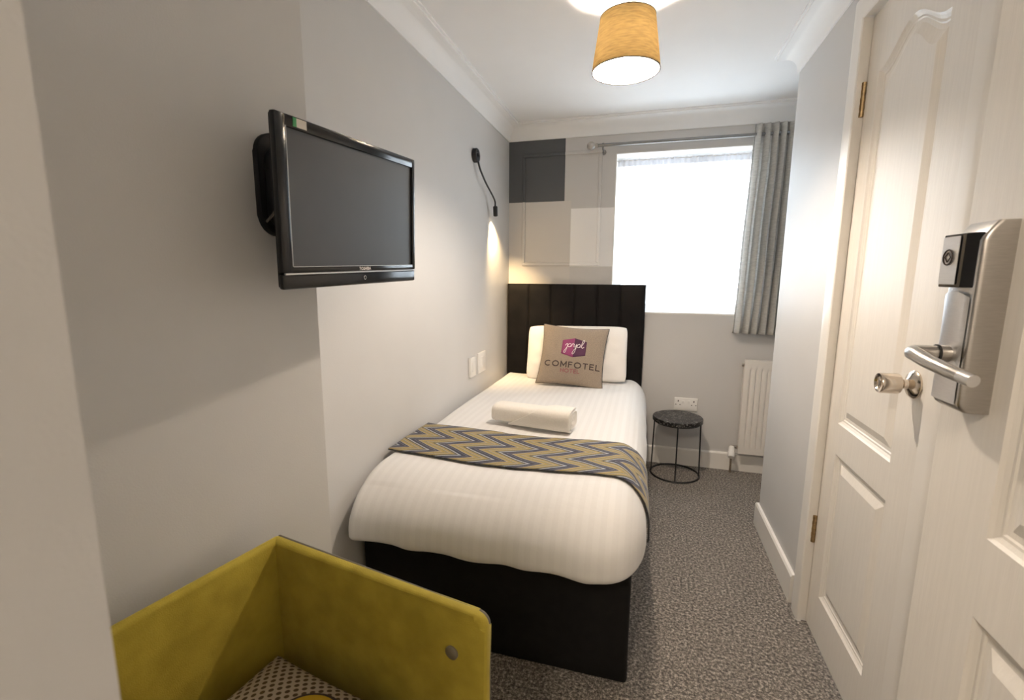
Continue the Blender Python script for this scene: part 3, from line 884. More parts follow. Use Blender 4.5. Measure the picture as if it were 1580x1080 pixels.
# rolled towel with a diagonal fold
T = Matrix.Translation((-0.492, 2.132, 0.690)) @ Matrix.Rotation(math.radians(-8.0), 4, 'Z')
tw = thing('rolled_towel', 'white towel rolled up with a diagonal fold on the bed', 'towel', mtx=T)
def tw_sec(a, k=0.0):
    """rounded rectangular roll section, half depth .062, half height .047"""
    c_, s_ = cos(a), sin(a)
    e = 0.62
    return Vector((0, math.copysign(abs(c_) ** e, c_) * (0.062 + k), math.copysign(abs(s_) ** e, s_) * (0.043 + k)))
def tw_body(u, v):
    x = -0.2 + 0.4 * u
    p = tw_sec(2 * PI * v)
    endr = max(0, (abs(x) - 0.185) / 0.015)
    sc = 1 - 0.12 * endr ** 2
    return (x, p.y * sc + 0.0015 * noise.noise(Vector((x * 20, v * 14, 0))), p.z * sc + 0.002 * noise.noise(Vector((x * 16, v * 11, 5))))
mb = MB().grid(tw_body, 48, 48, cv=True)
for xe in (-0.2, 0.2):
    prev = None
    for f in (0.88, 0.70, 0.66, 0.48, 0.44, 0.24, 0.20, 0.02):
        dx = 0.0 if f in (0.88, 0.66, 0.44, 0.20) else 0.0
        inn = -0.007 if f in (0.70, 0.66, 0.24, 0.20) else 0.0
        ring = [mb.bm.verts.new((xe + math.copysign(1, xe) * inn, tw_sec(2 * PI * k / 48).y * f, tw_sec(2 * PI * k / 48).z * f)) for k in range(48)]
        if prev:
            for k in range(48):
                mb.bm.faces.new((prev[k], prev[(k + 1) % 48], ring[(k + 1) % 48], ring[k]))
        prev = ring
    mb.bm.faces.new(prev)
mb.build('towel_roll', M['towel'], tw, local=True, smooth=True, angle=60)
# folded flap wrapping the right-hand half, its left edge running on the diagonal
def tw_flap(u, v):
    a = -PI * 0.45 + (PI * 1.05) * v          # from underneath the front, over the front to the top
    p = tw_sec(-PI - a, 0.007)
    h_ = max(-1.0, min(1.0, p.z / 0.048))
    xl = -0.118 + 0.165 * (h_ + 1) / 2 + (0.05 * max(0.0, (p.y + 0.03) / 0.06) if h_ > 0.5 else 0.0)
    x = xl + (0.199 - xl) * u
    return (x, p.y, p.z)
mb = MB().grid(tw_flap, 24, 30)
mb.build('fold_flap', M['towel'], tw, local=True, smooth=True, solid=0.008, angle=60)

# pillows
def pillow_surf(W, H, Tk, pinch, pw=0.42, rnd=0.0):
    def f(u, v, side):
        x = W * u * (1 - pinch * (1 - v * v)) * (1 - 0.6 * rnd * v ** 8)
        y = H * v * (1 - pinch * (1 - u * u)) * (1 - rnd * u ** 8)
        t = Tk * (max(0, 1 - u * u) * max(0, 1 - v * v)) ** pw
        return Vector((x, y, side * t))
    return f
def pillow_mesh(f, n=36, wr=0.0, uv=False):
    mb = MB()
    for side in (1, -1):
        def g(s, t, side=side):
            a, b_ = sin((2 * s - 1) * PI / 2), sin((2 * t - 1) * PI / 2)
            p = f(a, b_, side)
            e = (1 - a * a) * (1 - b_ * b_)
            p.z += side * wr * noise.noise(Vector((a * 3.3, b_ * 3.3, side * 5))) * e ** 0.5
            return p
        mb.grid(g, n, n, uvf=(lambda s, t: (f(sin((2 * s - 1) * PI / 2), sin((2 * t - 1) * PI / 2), 1).x, f(sin((2 * s - 1) * PI / 2), sin((2 * t - 1) * PI / 2), 1).y)) if uv else None)
    bmesh.ops.remove_doubles(mb.bm, verts=mb.bm.verts, dist=1e-5)
    return mb
# white pillow standing against the headboard
ang = math.radians(72)
Tp = Matrix.Translation((-0.452, 3.262, 0.817)) @ Matrix.Rotation(math.radians(-1.2), 4, 'Y') @ Matrix.Rotation(ang, 4, 'X')
fp = pillow_surf(0.352, 0.196, 0.085, 0.012, 0.36, 0.055)
pb = pillow_mesh(fp, 40, 0.012).xform(Tp)
tag(pb.build('pillow', M['pillow_white'], loc=(-0.452, 3.27, 0.64), smooth=True, angle=80), 'plain white pillow propped upright against the headboard', 'pillow')

# printed cushion in front of it
Tc = Matrix.Translation((-0.452, 3.085, 0.824)) @ Matrix.Rotation(math.radians(2.0), 4, 'Y') @ Matrix.Rotation(math.radians(68), 4, 'X') @ Matrix.Rotation(math.radians(-1.0), 4, 'Z')
cush = thing('printed_cushion', 'taupe linen cushion with a magenta hexagon logo and lettering', 'cushion', mtx=Tc)
CW, CH, CT, CP = 0.222, 0.208, 0.062, 0.075
fc = pillow_surf(CW, CH, CT, CP)
pillow_mesh(fc, 36, 0.004).build('cover', M['linen'], cush, local=True, smooth=True, angle=80)
loop = []
for k in range(160):
    q = k / 40
    a = q % 1
    if q < 1: u, v = -1 + 2 * a, -1
    elif q < 2: u, v = 1, -1 + 2 * a
    elif q < 3: u, v = 1 - 2 * a, 1
    else: u, v = -1, 1 - 2 * a
    loop.append(fc(u, v, 1))
tag(MB().tube(loop, 0.0032, 6, closed=True).build('piping', M['piping_black'], cush, local=True, smooth=True), 'black cord piping')
def on_cush(x, y, off):
    u, v = x / CW, y / CH
    for _ in range(6):
        u = x / (CW * (1 - CP * (1 - v * v))); v = y / (CH * (1 - CP * (1 - u * u)))
    u = max(-0.98, min(0.98, u)); v = max(-0.98, min(0.98, v))
    z = CT * ((1 - u * u) * (1 - v * v)) ** 0.42
    z += 0.004 * noise.noise(Vector((u * 3.3, v * 3.3, 5))) * ((1 - u * u) * (1 - v * v)) ** 0.5
    return (x, y, z + off)
def arc_pts(cx, cy, rx, ry, a0, a1, n=26):
    return [(cx + rx * cos(math.radians(a0 + (a1 - a0) * k / n)), cy + ry * sin(math.radians(a0 + (a1 - a0) * k / n))) for k in range(n + 1)]
GLYPH = {  # strokes in a cell one unit high, with the advance width
    'C': ([arc_pts(0.5, 0.5, 0.5, 0.5, 48, 312)], 0.90),
    'O': ([arc_pts(0.5, 0.5, 0.5, 0.5, 0, 360, 36)], 1.0),
    'M': ([[(0, 0), (0, 1)], [(0, 1), (0.44, 0.25)], [(0.44, 0.25), (0.88, 1)], [(0.88, 1), (0.88, 0)]], 0.88),
    'F': ([[(0, 0), (0, 1)], [(0, 1), (0.52, 1)], [(0, 0.52), (0.46, 0.52)]], 0.55),
    'T': ([[(0.33, 0), (0.33, 1)], [(0, 1), (0.66, 1)]], 0.66),
    'E': ([[(0, 0), (0, 1)], [(0, 1), (0.54, 1)], [(0, 0.51), (0.48, 0.51)], [(0, 0), (0.54, 0)]], 0.55),
    'L': ([[(0, 1), (0, 0)], [(0, 0), (0.52, 0)]], 0.52),
    'H': ([[(0, 0), (0, 1)], [(0.7, 0), (0.7, 1)], [(0, 0.51), (0.7, 0.51)]], 0.7),
}
def print_text(txt, h, x, y, m, name, wt, gap):
    """flat printed capitals: ribbons of width wt following the cushion surface"""
    total = sum(GLYPH[c][1] for c in txt) * h + gap * (len(txt) - 1)
    px = x - total / 2
    mb = MB()
    for c in txt:
        for st in GLYPH[c][0]:
            pts = [Vector((px + a * h, y + (b_ - 0.5) * (h - wt), 0)) for a, b_ in st]
            n = len(pts)
            loop_ = n > 3 and (pts[0] - pts[-1]).length < 1e-5
            L, Rr = [], []
            for k in range(n):
                if loop_:
                    t = pts[(k + 1) % (n - 1)] - pts[(k - 1) % (n - 1)]
                else:
                    t = pts[min(k + 1, n - 1)] - pts[max(k - 1, 0)]
                t.normalize(); nr = Vector((-t.y, t.x, 0)) * wt / 2
                p = pts[k]
                if not loop_ and n == 2: p = p + t * (wt / 2 if k else -wt / 2)
                L.append(mb.bm.verts.new(on_cush(p.x + nr.x, p.y + nr.y, 0.0018))); Rr.append(mb.bm.verts.new(on_cush(p.x - nr.x, p.y - nr.y, 0.0018)))
            for k in range(n - 1):
                mb.bm.faces.new((L[k], L[k + 1], Rr[k + 1], Rr[k]))
        px += GLYPH[c][1] * h + gap
    o = mb.build(name, m, cush, local=True)
    o.modifiers.new('thickness', 'SOLIDIFY').thickness = 0.0006
    return o
tag(print_text('COMFOTEL', 0.040, 0.010, -0.070, M['print_brown'], 'lettering', 0.0070, 0.0165), 'dark brown capitals')
tag(print_text('HOTEL', 0.026, 0.004, -0.110, M['print_pink'], 'lettering', 0.0046, 0.0085), 'dusty pink capitals')
def hexhalf(sgn, m):
    mb = MB()
    cx, cy, hw, hh, sl = 0.012, 0.046, 0.080, 0.066, 0.020
    def g(s, t):
        x = cx + sgn * hw * s
        top = cy + hh - sl * s; bot = cy - hh + sl * s
        return on_cush(x, bot + (top - bot) * t, 0.0014)
    mb.grid(g, 8, 12)
    o = mb.build('logo_panel', m, cush, local=True, smooth=True)
    o.modifiers.new('thickness', 'SOLIDIFY').thickness = 0.0005
    return o
tag(hexhalf(-1, M['logo_pink']), 'magenta left half of the hexagon'); tag(hexhalf(1, M['logo_plum']), 'plum right half of the hexagon')
strokes = [
    [(-0.062, 0.010), (-0.050, 0.026), (-0.046, 0.018), (-0.050, -0.010), (-0.057, -0.038), (-0.066, -0.040), (-0.065, -0.028), (-0.052, -0.006), (-0.042, 0.016), (-0.030, 0.028), (-0.021, 0.020), (-0.026, 0.006),
     (-0.038, 0.003), (-0.044, 0.010)],
    [(-0.030, 0.003), (-0.018, 0.010), (-0.010, 0.030), (-0.005, 0.024), (0.002, 0.024), (-0.001, 0.008), (0.007, 0.006), (0.018, 0.026)],
    [(0.018, 0.028), (0.017, 0.010), (0.010, -0.024), (0.002, -0.044), (-0.007, -0.044), (-0.005, -0.030), (0.008, -0.008), (0.022, 0.016), (0.034, 0.028), (0.042, 0.020), (0.037, 0.005), (0.026, 0.003), (0.021, 0.011)],
    [(0.036, 0.003), (0.050, 0.014), (0.065, 0.042), (0.066, 0.058), (0.058, 0.055), (0.052, 0.030), (0.052, 0.008), (0.060, 0.002), (0.070, 0.012)],
]
mb = MB()
for st in strokes:
    c3 = catmull([(x * 0.95 + 0.012, y * 0.95 + 0.046, 0) for x, y in st], 5)
    mb.tube([on_cush(p.x, p.y, 0.0022) for p in c3], 0.0017, 6)
tag(mb.build('script_lettering', M['print_white'], cush, local=True, smooth=True), 'white looped script')

# ------------------------------------------------------------------ pendant lamp
LX, LY = -0.112, 1.955
pend = thing('pendant_lamp', 'ochre linen drum shade lamp hanging from the white ceiling, lit', 'lamp', (LX, LY, ZC))
rb, rt, zb, zt = 0.126, 0.101, 2.118, 2.304
MB().lathe([(rb, zb), (rb - 0.003, zb + 0.03), (rt, zt)], (LX, LY, 0), (0, 0, 1), 64).build('lamp_shade', M['shade'], pend, smooth=True)
tag(MB().lathe([(rb - 0.004, zb + 0.001), (rt - 0.004, zt - 0.001)], (LX, LY, 0), (0, 0, 1), 64).build('shade_lining', M['shade_lining'], pend, smooth=True), 'white inner lining')
circ = lambda r_, z_: [(LX + r_ * cos(2 * PI * k / 64), LY + r_ * sin(2 * PI * k / 64), z_) for k in range(64)]
MB().tube(circ(rb - 0.001, zb), 0.0022, 6, closed=True).build('bottom_ring', M['black_metal'], pend, smooth=True)
mb = MB().tube(circ(rt - 0.001, zt), 0.0022, 6, closed=True)
for k in range(3):
    a = 2 * PI * k / 3
    mb.tube([(LX + 0.008 * cos(a), LY + 0.008 * sin(a), zt - 0.012), (LX + (rt - 0.001) * cos(a), LY + (rt - 0.001) * sin(a), zt)], 0.0016, 6)
mb.build('spider_ring', M['black_metal'], pend, smooth=True)
MB().tube([(LX, LY, ZC - 0.02), (LX, LY, zt - 0.02)], 0.0035, 8).build('flex_cord', M['cord_white'], pend)
MB().lathe([(0, 0), (0.045, 0), (0.045, -0.008), (0.03, -0.022), (0, -0.024)], (LX, LY, ZC), (0, 0, 1), 32).build('ceiling_rose', M['plastic_white'], pend, smooth=True)
MB().lathe([(0, zt - 0.058), (0.025, zt - 0.058), (0.025, zt - 0.012), (0.008, zt - 0.008), (0, zt - 0.008)], (LX, LY, 0), (0, 0, 1), 24).build('bulb_holder', M['plastic_white'], pend, smooth=True)
tag(MB().lathe([(0, -0.036), (0.014, -0.033), (0.026, -0.024), (0.034, -0.010), (0.036, 0.002), (0.031, 0.018), (0.020, 0.036), (0.014, 0.045), (0, 0.045)], (LX, LY, zt - 0.10), (0, 0, 1), 28)
    .build('light_bulb', M['bulb'], pend, smooth=True), 'lit warm bulb')

# ------------------------------------------------------------------ reading lamp on the left wall
rl = thing('reading_lamp', 'black flexible gooseneck reading lamp on the wall by the headboard, lit', 'lamp', (XL, 2.72, 2.05))
MB().lathe([(0, 0), (0.040, 0), (0.040, 0.020), (0.036, 0.026), (0, 0.026)], (XL, 2.725, 2.052), (1, 0, 0), 32).build('wall_disc', M['black_metal'], rl, smooth=True)
mb = MB().box(XL + 0.024, XL + 0.034, 2.712, 2.738, 2.042, 2.064, bev=0.003)
mb.build('switch', M['black_plastic'], rl)
neck = catmull([(XL + 0.022, 2.735, 2.020), (XL + 0.030, 2.755, 1.975), (XL + 0.038, 2.83, 1.915), (XL + 0.042, 2.935, 1.865), (XL + 0.046, 2.985, 1.83), (XL + 0.046, 2.992, 1.80)], 8)
MB().tube(neck, 0.0055, 10).build('gooseneck', M['black_metal'], rl, smooth=True)
hp = Vector((XL + 0.046, 2.993, 1.800)); hd = Vector((-0.10, 0.40, -1.0)).normalized()
MB().lathe([(0, -0.004), (0.010, 0.0), (0.0145, 0.004), (0.0145, 0.062), (0.012, 0.064), (0.012, 0.058), (0, 0.058)], hp, hd * 1.0, 24).build('lamp_head', M['black_metal'], rl, smooth=True)
MB().lathe([(0, 0.0585), (0.0118, 0.0585), (0.0118, 0.0600), (0, 0.0600)], hp, hd, 20).build('lens', M['reading_lens'], rl)
sd = bpy.data.lights.new('reading_spot', 'SPOT')
sd.energy = READING_POWER; sd.color = (1.0, 0.70, 0.36); sd.spot_size = math.radians(84); sd.spot_blend = 1.0; sd.shadow_soft_size = 0.008
so = bpy.data.objects.new('reading_spot', sd)
so.location = hp + hd * 0.067
so.rotation_euler = hd.to_track_quat('-Z', 'Y').to_euler()
COL.objects.link(so)

# ------------------------------------------------------------------ television on its bracket
tx = Vector((0.08221, 0.99605, 0.03344)); tz = Vector((0.04382, -0.03713, 0.99835)); tz = (tz - tx * tz.dot(tx)).normalized(); ty = tz.cross(tx)
TC = Vector((-0.7315, 1.1148, 1.510))
TM = Matrix(((tx.x, ty.x, tz.x, TC.x), (tx.y, ty.y, tz.y, TC.y), (tx.z, ty.z, tz.z, TC.z), (0, 0, 0, 1)))
tv = thing('television', 'black flat television tilted out from the left wall', 'television', mtx=TM)
W2, H2 = 0.265, 0.184
def frame_ring(mb, x0, x1, z0, z1, a, b_, c, d, y0, y1, bev):
    """bezel bars: left a, right b, top c, bottom d"""
    mb.box(x0, x0 + a, y0, y1, z0, z1, bev=bev).box(x1 - b_, x1, y0, y1, z0, z1, bev=bev)
    mb.box(x0 + a * 0.8, x1 - b_ * 0.8, y0, y1, z1 - c, z1, bev=bev).box(x0 + a * 0.8, x1 - b_ * 0.8, y0, y1, z0, z0 + d, bev=bev)
mb = MB(); frame_ring(mb, -W2, W2, -0.148, H2, 0.030, 0.016, 0.026, 0.016, 0.0, 0.016, 0.004)
mb.build('bezel', M['black_gloss'], tv, local=True, smooth=True)
tag(MB().box(-W2 + 0.028, W2 - 0.014, 0.006, 0.012, -0.136, H2 - 0.024).build('screen', M['screen'], tv, local=True), 'dark grey screen, switched off')
mb = MB().box(-W2, W2, 0.0015, 0.016, -H2, -0.150, bev=0.005, seg=3)
mb.build('speaker_bar', M['black_gloss'], tv, local=True, smooth=True)
mb = MB().box(-W2 + 0.006, W2 - 0.002, -0.0008, 0.004, -0.1515, -0.1478)
mb.box(-W2 + 0.0285, -W2 + 0.0300, 0.0005, 0.006, -0.133, H2 - 0.024).box(-W2 + 0.03, W2 - 0.016, 0.0005, 0.006, -0.1345, -0.1330)
tag(mb.build('silver_trim', M['silver_line'], tv, local=True), 'thin silver trim lines')
mb = MB().box(-W2 + 0.004, W2 - 0.002, 0.0155, 0.022, -H2 + 0.004, H2 - 0.003, bev=0.003).box(-0.13, 0.17, 0.02, 0.085, -0.13, 0.13, bev=0.015)
mb.build('back_cover', M['black_plastic'], tv, local=True, smooth=True)
st = MB().box(-0.207, -0.178, -0.0012, 0.002, 0.1625, 0.1805).build('sticker', M['sticker_cream'], tv, local=True)
MB().box(-0.2165, -0.2068, -0.0013, 0.002, 0.1622, 0.1808).build('sticker_band', M['sticker_green'], st, local=True)
vs, fs = text_tris('TOSHIBA', 0.0115, 0.0002, 1.05)
mb = MB(); V = [mb.bm.verts.new((v.x + 0.012, -0.0012, v.y - 0.1415)) for v in vs]
for f in fs:
    mb.bm.faces.new([V[i] for i in f])
tag(mb.build('brand_lettering', M['print_white'], tv, local=True), 'small white lettering')
mb = MB().tube([(0.014 + 0.0048 * cos(2 * PI * k / 20), 0.001, -0.1655 + 0.0048 * sin(2 * PI * k / 20)) for k in range(20)], 0.0007, 5, closed=True)
mb.build('power_ring', M['silver_line'], tv, local=True)
# bracket on the wall: local x out of the wall, y along it
wd_ = Vector((0.982, -0.189, 0)).normalized(); we_ = Vector((0.189, 0.982, 0)).normalized()
BC = Vector((splay(1.0), 1.0, 1.567))
BM = Matrix(((wd_.x, we_.x, 0, BC.x), (wd_.y, we_.y, 0, BC.y), (0, 0, 1, BC.z), (0, 0, 0, 1)))
bk = thing('wall_bracket', 'black oval swing-arm bracket fixed to the wall behind the television', 'bracket', mtx=BM)
def oval(cy, cz, hw, hh, n=12):
    pts = []
    for k in range(n + 1): pts.append((cy + hw * cos(PI * k / n), cz + hh - hw + hw * sin(PI * k / n)))
    for k in range(n + 1): pts.append((cy - hw * cos(PI * k / n), cz - hh + hw - hw * sin(PI * k / n)))
    return pts
out_ = lambda p: Vector((p.z, p.x, p.y))
MB().prism(oval(0, 0, 0.048, 0.122), 0.0, 0.018, bev=0.004, fn=out_).build('wall_plate', M['black_plastic'], bk, local=True, smooth=True)
MB().prism(oval(0.004, -0.006, 0.036, 0.098), 0.016, 0.045, bev=0.006, fn=out_).build('cover_cap', M['black_metal'], bk, local=True, smooth=True)
mb = MB().tube([(0.058, 0, -0.08), (0.058, 0, 0.07)], 0.013, 16)
mb.box(0.03, 0.07, -0.015, 0.015, -0.06, 0.05, bev=0.004).box(0.05, 0.095, 0.0, 0.03, -0.035, 0.02, bev=0.004)
mb.build('swing_arm', M['black_metal'], bk, local=True, smooth=True)
MB().tube(catmull([(0.045, -0.005, -0.02), (0.060, -0.03, -0.04), (0.060, -0.045, -0.07), (0.03, -0.045, -0.09)], 8), 0.003, 8).build('cable', M['piping_grey'], bk, local=True, smooth=True)

# ------------------------------------------------------------------ side table
tb = thing('side_table', 'round black marble side table on a thin wire frame by the bed', 'table', (0.252, 3.283, 0))
TX, TY, TR, TZ = 0.252, 3.276, 0.163, 0.412
MB().lathe([(0, TZ - 0.030), (TR - 0.006, TZ - 0.030), (TR, TZ - 0.026), (TR, TZ - 0.003), (TR - 0.003, TZ), (0, TZ)], (TX, TY, 0), (0, 0, 1), 64).build('table_top', M['marble'], tb, smooth=True, angle=30)
mb = MB().tube([(TX + (TR - 0.004) * cos(2 * PI * k / 64), TY + (TR - 0.004) * sin(2 * PI * k / 64), 0.006) for k in range(64)], 0.006, 8, closed=True)
mb.build('base_ring', M['black_metal'], tb, smooth=True)
mb = MB().tube([(TX + (TR - 0.016) * cos(2 * PI * k / 64), TY + (TR - 0.016) * sin(2 * PI * k / 64), TZ - 0.034) for k in range(64)], 0.005, 8, closed=True)
mb.build('top_ring', M['black_metal'], tb, smooth=True)
for a in (180, 268, 352):
    a = math.radians(a)
    MB().tube([(TX + (TR - 0.006) * cos(a), TY + (TR - 0.006) * sin(a), 0.008), (TX + (TR - 0.014) * cos(a), TY + (TR - 0.014) * sin(a), TZ - 0.032)], 0.0045, 8).build('leg', M['black_metal'], tb, smooth=True)

# ------------------------------------------------------------------ sockets and switches
sk = thing('wall_socket', 'white double power socket low on the wall behind the side table', 'socket', (0.315, YB, 0.455))
MB().box(0.236, 0.394, YB - 0.012, YB, 0.408, 0.500, bev=0.004).build('socket_plate', M['plastic_white'], sk, smooth=True)
for x in (0.295, 0.335):
    MB().box(x - 0.009, x + 0.009, YB - 0.016, YB - 0.011, 0.462, 0.482, bev=0.002).build('rocker_switch', M['plastic_white'], sk, smooth=True)
for x in (0.262, 0.368):
    mb = MB().box(x - 0.003, x + 0.003, YB - 0.0125, YB - 0.011, 0.470, 0.483)
    mb.box(x - 0.018, x - 0.010, YB - 0.0125, YB - 0.011, 0.448, 0.453).box(x + 0.010, x + 0.018, YB - 0.0125, YB - 0.011, 0.448, 0.453)
    mb.build('pin_holes', M['rubber'], sk)
def switch(y0, y1, z0, z1, label, dp, narrow):
    s_ = thing('light_switch', label, 'switch', (XL, (y0 + y1) / 2, (z0 + z1) / 2), group='switch plates beside the bed')
    MB().box(XL, XL + dp, y0, y1, z0, z1, bev=0.003).build('switch_plate', M['plastic_white'], s_, smooth=True)
    yc = (y0 + y1) / 2
    MB().box(XL + dp - 0.002, XL + dp + 0.004, yc - narrow, yc + narrow, z0 + 0.03, z1 - 0.03, bev=0.002).build('rocker_switch', M['plastic_white'], s_, smooth=True)
switch(2.603, 2.692, 0.742, 0.862, 'raised narrow white switch plate on the left wall, farther from the headboard', 0.018, 0.022)
switch(2.758, 2.900, 0.734, 0.866, 'flat square white switch plate on the left wall, nearer the headboard', 0.010, 0.014)

# ------------------------------------------------------------------ radiator
rad = thing('radiator', 'cream panel radiator on the wall under the curtain', 'radiator', (0.8, 3.42, 0.14))
RX0, RX1, RZ0, RZ1, RY = 0.664, 1.085, 0.152, 0.800, 3.385
def radf(s, t):
    x = RX0 + (RX1 - RX0) * s; z = RZ0 + (RZ1 - RZ0) * t
    f = ((x - RX0 - 0.024) / 0.0345) % 1.0
    v = 0.0
    if RX0 + 0.03 < x < RX1 - 0.03 and RZ0 + 0.045 < z < RZ1 - 0.045:
        e = min(1, (z - RZ0 - 0.045) / 0.03, (RZ1 - 0.045 - z) / 0.03)
        v = 0.009 * math.exp(-((f - 0.5) / 0.17) ** 2) * e
    return (x, RY + v, z)
mb = MB().grid(radf, 210, 44).box(RX0, RX1, RY + 0.0095, RY + 0.018, RZ0, RZ1)
mb.build('front_panel', M['radiator'], rad, smooth=True, angle=50)
mb = MB().box(RX0 + 0.004, RX1, RY + 0.019, RY + 0.062, RZ1 - 0.02, RZ1 + 0.002, bev=0.003).box(RX0 + 0.003, RX0 + 0.006, RY + 0.018, RY + 0.06, RZ0 + 0.02, RZ1 - 0.02)
mb.box(RX0 + 0.02, RX1, RY + 0.045, RY + 0.062, RZ0 + 0.02, RZ1 - 0.02).box(0.78, 0.80, RY + 0.06, YB, 0.4, 0.7)
mb.build('rear_panel', M['radiator'], rad, smooth=True)
MB().tube([(RX0 - 0.014, RY + 0.025, RZ1 - 0.032), (RX0 + 0.006, RY + 0.025, RZ1 - 0.032)], 0.011, 14).build('bleed_valve', M['nickel'], rad, smooth=True)
tv_ = MB().lathe([(0, 0), (0.016, 0), (0.019, 0.01), (0.019, 0.04), (0.023, 0.046), (0.023, 0.075), (0.018, 0.085), (0, 0.085)], (RX0 - 0.035, RY + 0.030, RZ0 + 0.035), (-0.10, -0.55, -0.45), 24).build('valve', M['plastic_white'], rad, smooth=True)
tag(tv_, 'white thermostatic valve')
MB().tube([(RX0 - 0.04, RY + 0.030, RZ0 + 0.036), (RX0 + 0.004, RY + 0.030, RZ0 + 0.036)], 0.010, 14).tube([(RX0 - 0.035, RY + 0.030, RZ0 + 0.036), (RX0 - 0.035, RY + 0.030, 0.001)], 0.0075, 12).build('pipe', M['nickel'], rad, smooth=True)

# ------------------------------------------------------------------ curtains
rod = thing('curtain_rod', 'brushed steel curtain pole with a ball end above the window', 'curtain rod', (0.3, 3.40, 2.235))
MB().tube([(-0.36, 3.40, 2.236), (1.10, 3.40, 2.236)], 0.0105, 16).build('pole', M['rod_steel'], rod, smooth=True)
fin = MB()
fin.lathe([(0, -0.030), (0.012, -0.028), (0.022, -0.019), (0.028, -0.004), (0.027, 0.008), (0.020, 0.020), (0.012, 0.026), (0.012, 0.030), (0.0155, 0.032), (0.0155, 0.042), (0.012, 0.044), (0, 0.044)], (-0.405, 3.40, 2.236), (1, 0, 0), 32)
fin.build('ball_finial', M['steel'], rod, smooth=True, angle=50)
for bx in (-0.325, 1.06):
    mb = MB().tube([(bx, 3.40, 2.236), (bx, 3.40, 2.215), (bx, YB, 2.205)], 0.006, 10)
    mb.lathe([(0, 0), (0.018, 0), (0.018, 0.006), (0, 0.008)], (bx, YB, 2.205), (0, -1, 0), 20)
    mb.tube([(bx - 0.006, 3.40, 2.236), (bx + 0.006, 3.40, 2.236)], 0.014, 16)
    mb.build('rod_bracket', M['rod_steel'], rod, smooth=True)
CX0t, CX0b, CX1 = 0.612, 0.572, 1.02
def curt(s, t):
    z = 0.982 + (2.296 - 0.982) * t
    x0 = CX0b + (CX0t - CX0b) * t ** 0.8
    nf = 9.0
    ph = s * nf * 2 * PI
    amp = (0.030 - 0.006 * t) * (1 + 0.25 * noise.noise(Vector((s * 7, t * 1.3, 2.0))))
    x = x0 + (CX1 - x0) * s + 0.010 * sin(2 * ph) * 0.6 + 0.006 * noise.noise(Vector((s * 6, t * 3, 7)))
    y = 3.395 + amp * sin(ph + 0.7) + 0.006 * noise.noise(Vector((s * 5, t * 4, 0)))
    return (x, y, z)
mb = MB().grid(curt, 240, 60)
ct = tag(mb.build('curtain', M['curtain'], loc=(0.8, 3.395, 0.982), smooth=True, angle=80, solid=0.003), 'grey pleated curtain drawn to the right side of the window', 'curtain')
# net curtain in the reveal
def netf(z0, z1, dy=0.0):
    def g(s, t):
        x = WX0 + 0.012 + (WX1 - WX0 - 0.024) * s
        z = z0 + (z1 - z0) * t
        return (x, 3.512 + dy + 0.006 * sin(s * 150) * (0.5 + 0.5 * (1 - t)) + 0.006 * noise.noise(Vector((s * 18, t * 0.7, 1))), z)
    return g
net = tag(MB().grid(netf(1.112, 2.112), 220, 14).build('net_curtain', M['net'], loc=(0.23, 3.512, 1.11), smooth=True, angle=80), 'sheer white net curtain across the window', 'curtain')
tag(MB().grid(netf(2.112, 2.160), 220, 4).build('header_hem', M['net_hem'], net, smooth=True, angle=80), 'gathered top hem of the net curtain')
MB().tube([(WX0 + 0.006, 3.512, 2.150), (WX1 - 0.006, 3.512, 2.150)], 0.003, 8).build('hanging_wire', M['plastic_white'], net)

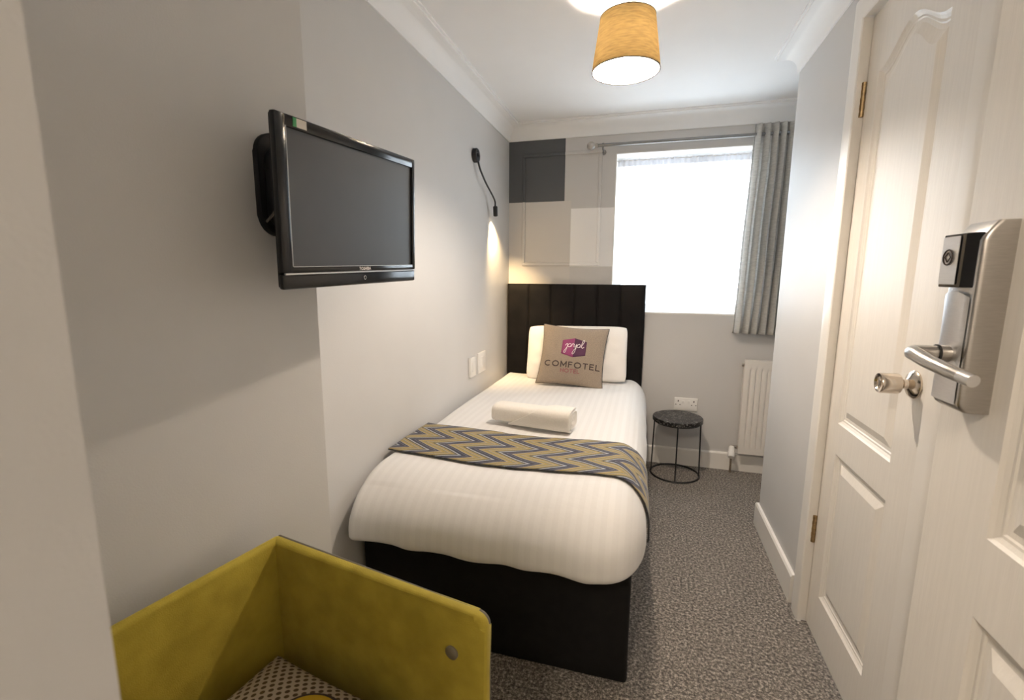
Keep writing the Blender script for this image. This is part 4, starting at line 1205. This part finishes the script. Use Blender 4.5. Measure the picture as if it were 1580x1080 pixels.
# ------------------------------------------------------------------ mustard tub chair
dv = Vector((0.982, -0.189, 0)).normalized(); ev = Vector((0.189, 0.982, 0)).normalized()
CO = Vector((-0.602, 0.552, 0))
CM = Matrix(((dv.x, ev.x, 0, CO.x), (dv.y, ev.y, 0, CO.y), (0, 0, 1, 0), (0, 0, 0, 1)))
chair = thing('tub_chair', 'mustard velvet tub chair with straight sides in front of the left wall', 'chair', mtx=CM)
CHZ = 0.722; hb = 0.298; hx = 0.305; hy = 0.268; thk = 0.026
mb = MB().box(-hb, -hb + thk, -hy, hy, 0.13, CHZ, bev=0.0115, seg=4)
mb.build('backrest', M['mustard'], chair, local=True, smooth=True)
for sgn in (1, -1):
    # arm side panel with rounded upper front corner
    r_ = 0.024
    poly = [(-hb + thk * 0.5, 0.13), (hx, 0.13), (hx, CHZ - r_)]
    for k in range(1, 8):
        a = PI / 2 * k / 8
        poly.append((hx - r_ + r_ * cos(a), CHZ - r_ + r_ * sin(a)))
    poly += [(hx - r_, CHZ), (-hb + thk * 0.5, CHZ)]
    mb = MB().prism(poly, 0.0, thk, bev=0.0105, fn=lambda p, sgn=sgn: Vector((p.x, sgn * (hy - p.z), p.y)))
    arm = mb.build('armrest', M['mustard'], chair, local=True, smooth=True)
    path = [(-hb + 0.01, CHZ - 0.004)] + [(hx - r_, CHZ - 0.004)] + [(hx - r_ + (r_ - 0.004) * cos(PI / 2 - PI / 2 * k / 8), CHZ - r_ + (r_ - 0.004) * sin(PI / 2 - PI / 2 * k / 8)) for k in range(1, 9)] + [(hx - 0.004, 0.14)]
    tag(MB().tube([(x, sgn * (hy - 0.003), z) for x, z in path], 0.004, 8).build('piping', M['piping_grey'], arm, local=True, smooth=True), 'grey piping along the outer edge')
    MB().lathe([(0, 0), (0.014, 0), (0.014, 0.003), (0.011, 0.005), (0, 0.005)], (0.232, sgn * (hy - thk), 0.628), (0, -sgn, 0), 24).build('stud', M['stud_grey'], arm, local=True, smooth=True)
MB().box(-hb + thk, hx - 0.01, -hy + thk, hy - thk, 0.16, 0.395, bev=0.03, seg=4).build('seat', M['mustard'], chair, local=True, smooth=True)
for ax_ in (-0.27, 0.27):
    for ay_ in (-0.24, 0.24):
        MB().tube([(ax_, ay_, 0.0), (ax_ * 0.97, ay_ * 0.97, 0.16)], [0.013, 0.02], 14).build('leg', M['wood_dark'], chair, local=True, smooth=True)
# patterned cushion lying on the seat
Tq = CM @ Matrix.Translation((-0.022, 0.008, 0.455)) @ Matrix.Rotation(math.radians(2), 4, 'Z')
sc = thing('patterned_cushion', 'cream dotted cushion with outlined yellow circles lying in the mustard chair', 'cushion', mtx=Tq)
fq = pillow_surf(0.212, 0.205, 0.058, 0.07)
pillow_mesh(fq, 30, 0.004, uv=True).build('cover', M['dots'], sc, local=True, smooth=True, angle=80)
def on_q(x, y, off):
    u, v = max(-0.97, min(0.97, x / 0.205)), max(-0.97, min(0.97, y / 0.198))
    return (x, y, 0.058 * ((1 - u * u) * (1 - v * v)) ** 0.42 + off)
def blob(cx, cy, r_, grow, off, m, name):
    mb = MB()
    mb.grid(lambda s, t: on_q(cx + (r_ + grow) * s * cos(2 * PI * t), cy + (r_ + grow) * s * sin(2 * PI * t), off), 6, 40)
    o = mb.build(name, m, sc, local=True, smooth=True)
    return o
for (cx, cy, r_) in ((0.025, 0.078, 0.060), (0.135, 0.068, 0.050), (-0.055, -0.02, 0.05), (0.06, -0.05, 0.06)):
    blob(cx, cy, r_, 0.008, 0.003, M['print_brown'], 'circle_outline')
    blob(cx, cy, r_, 0.0, 0.005, M['yellow_print'], 'yellow_circle')
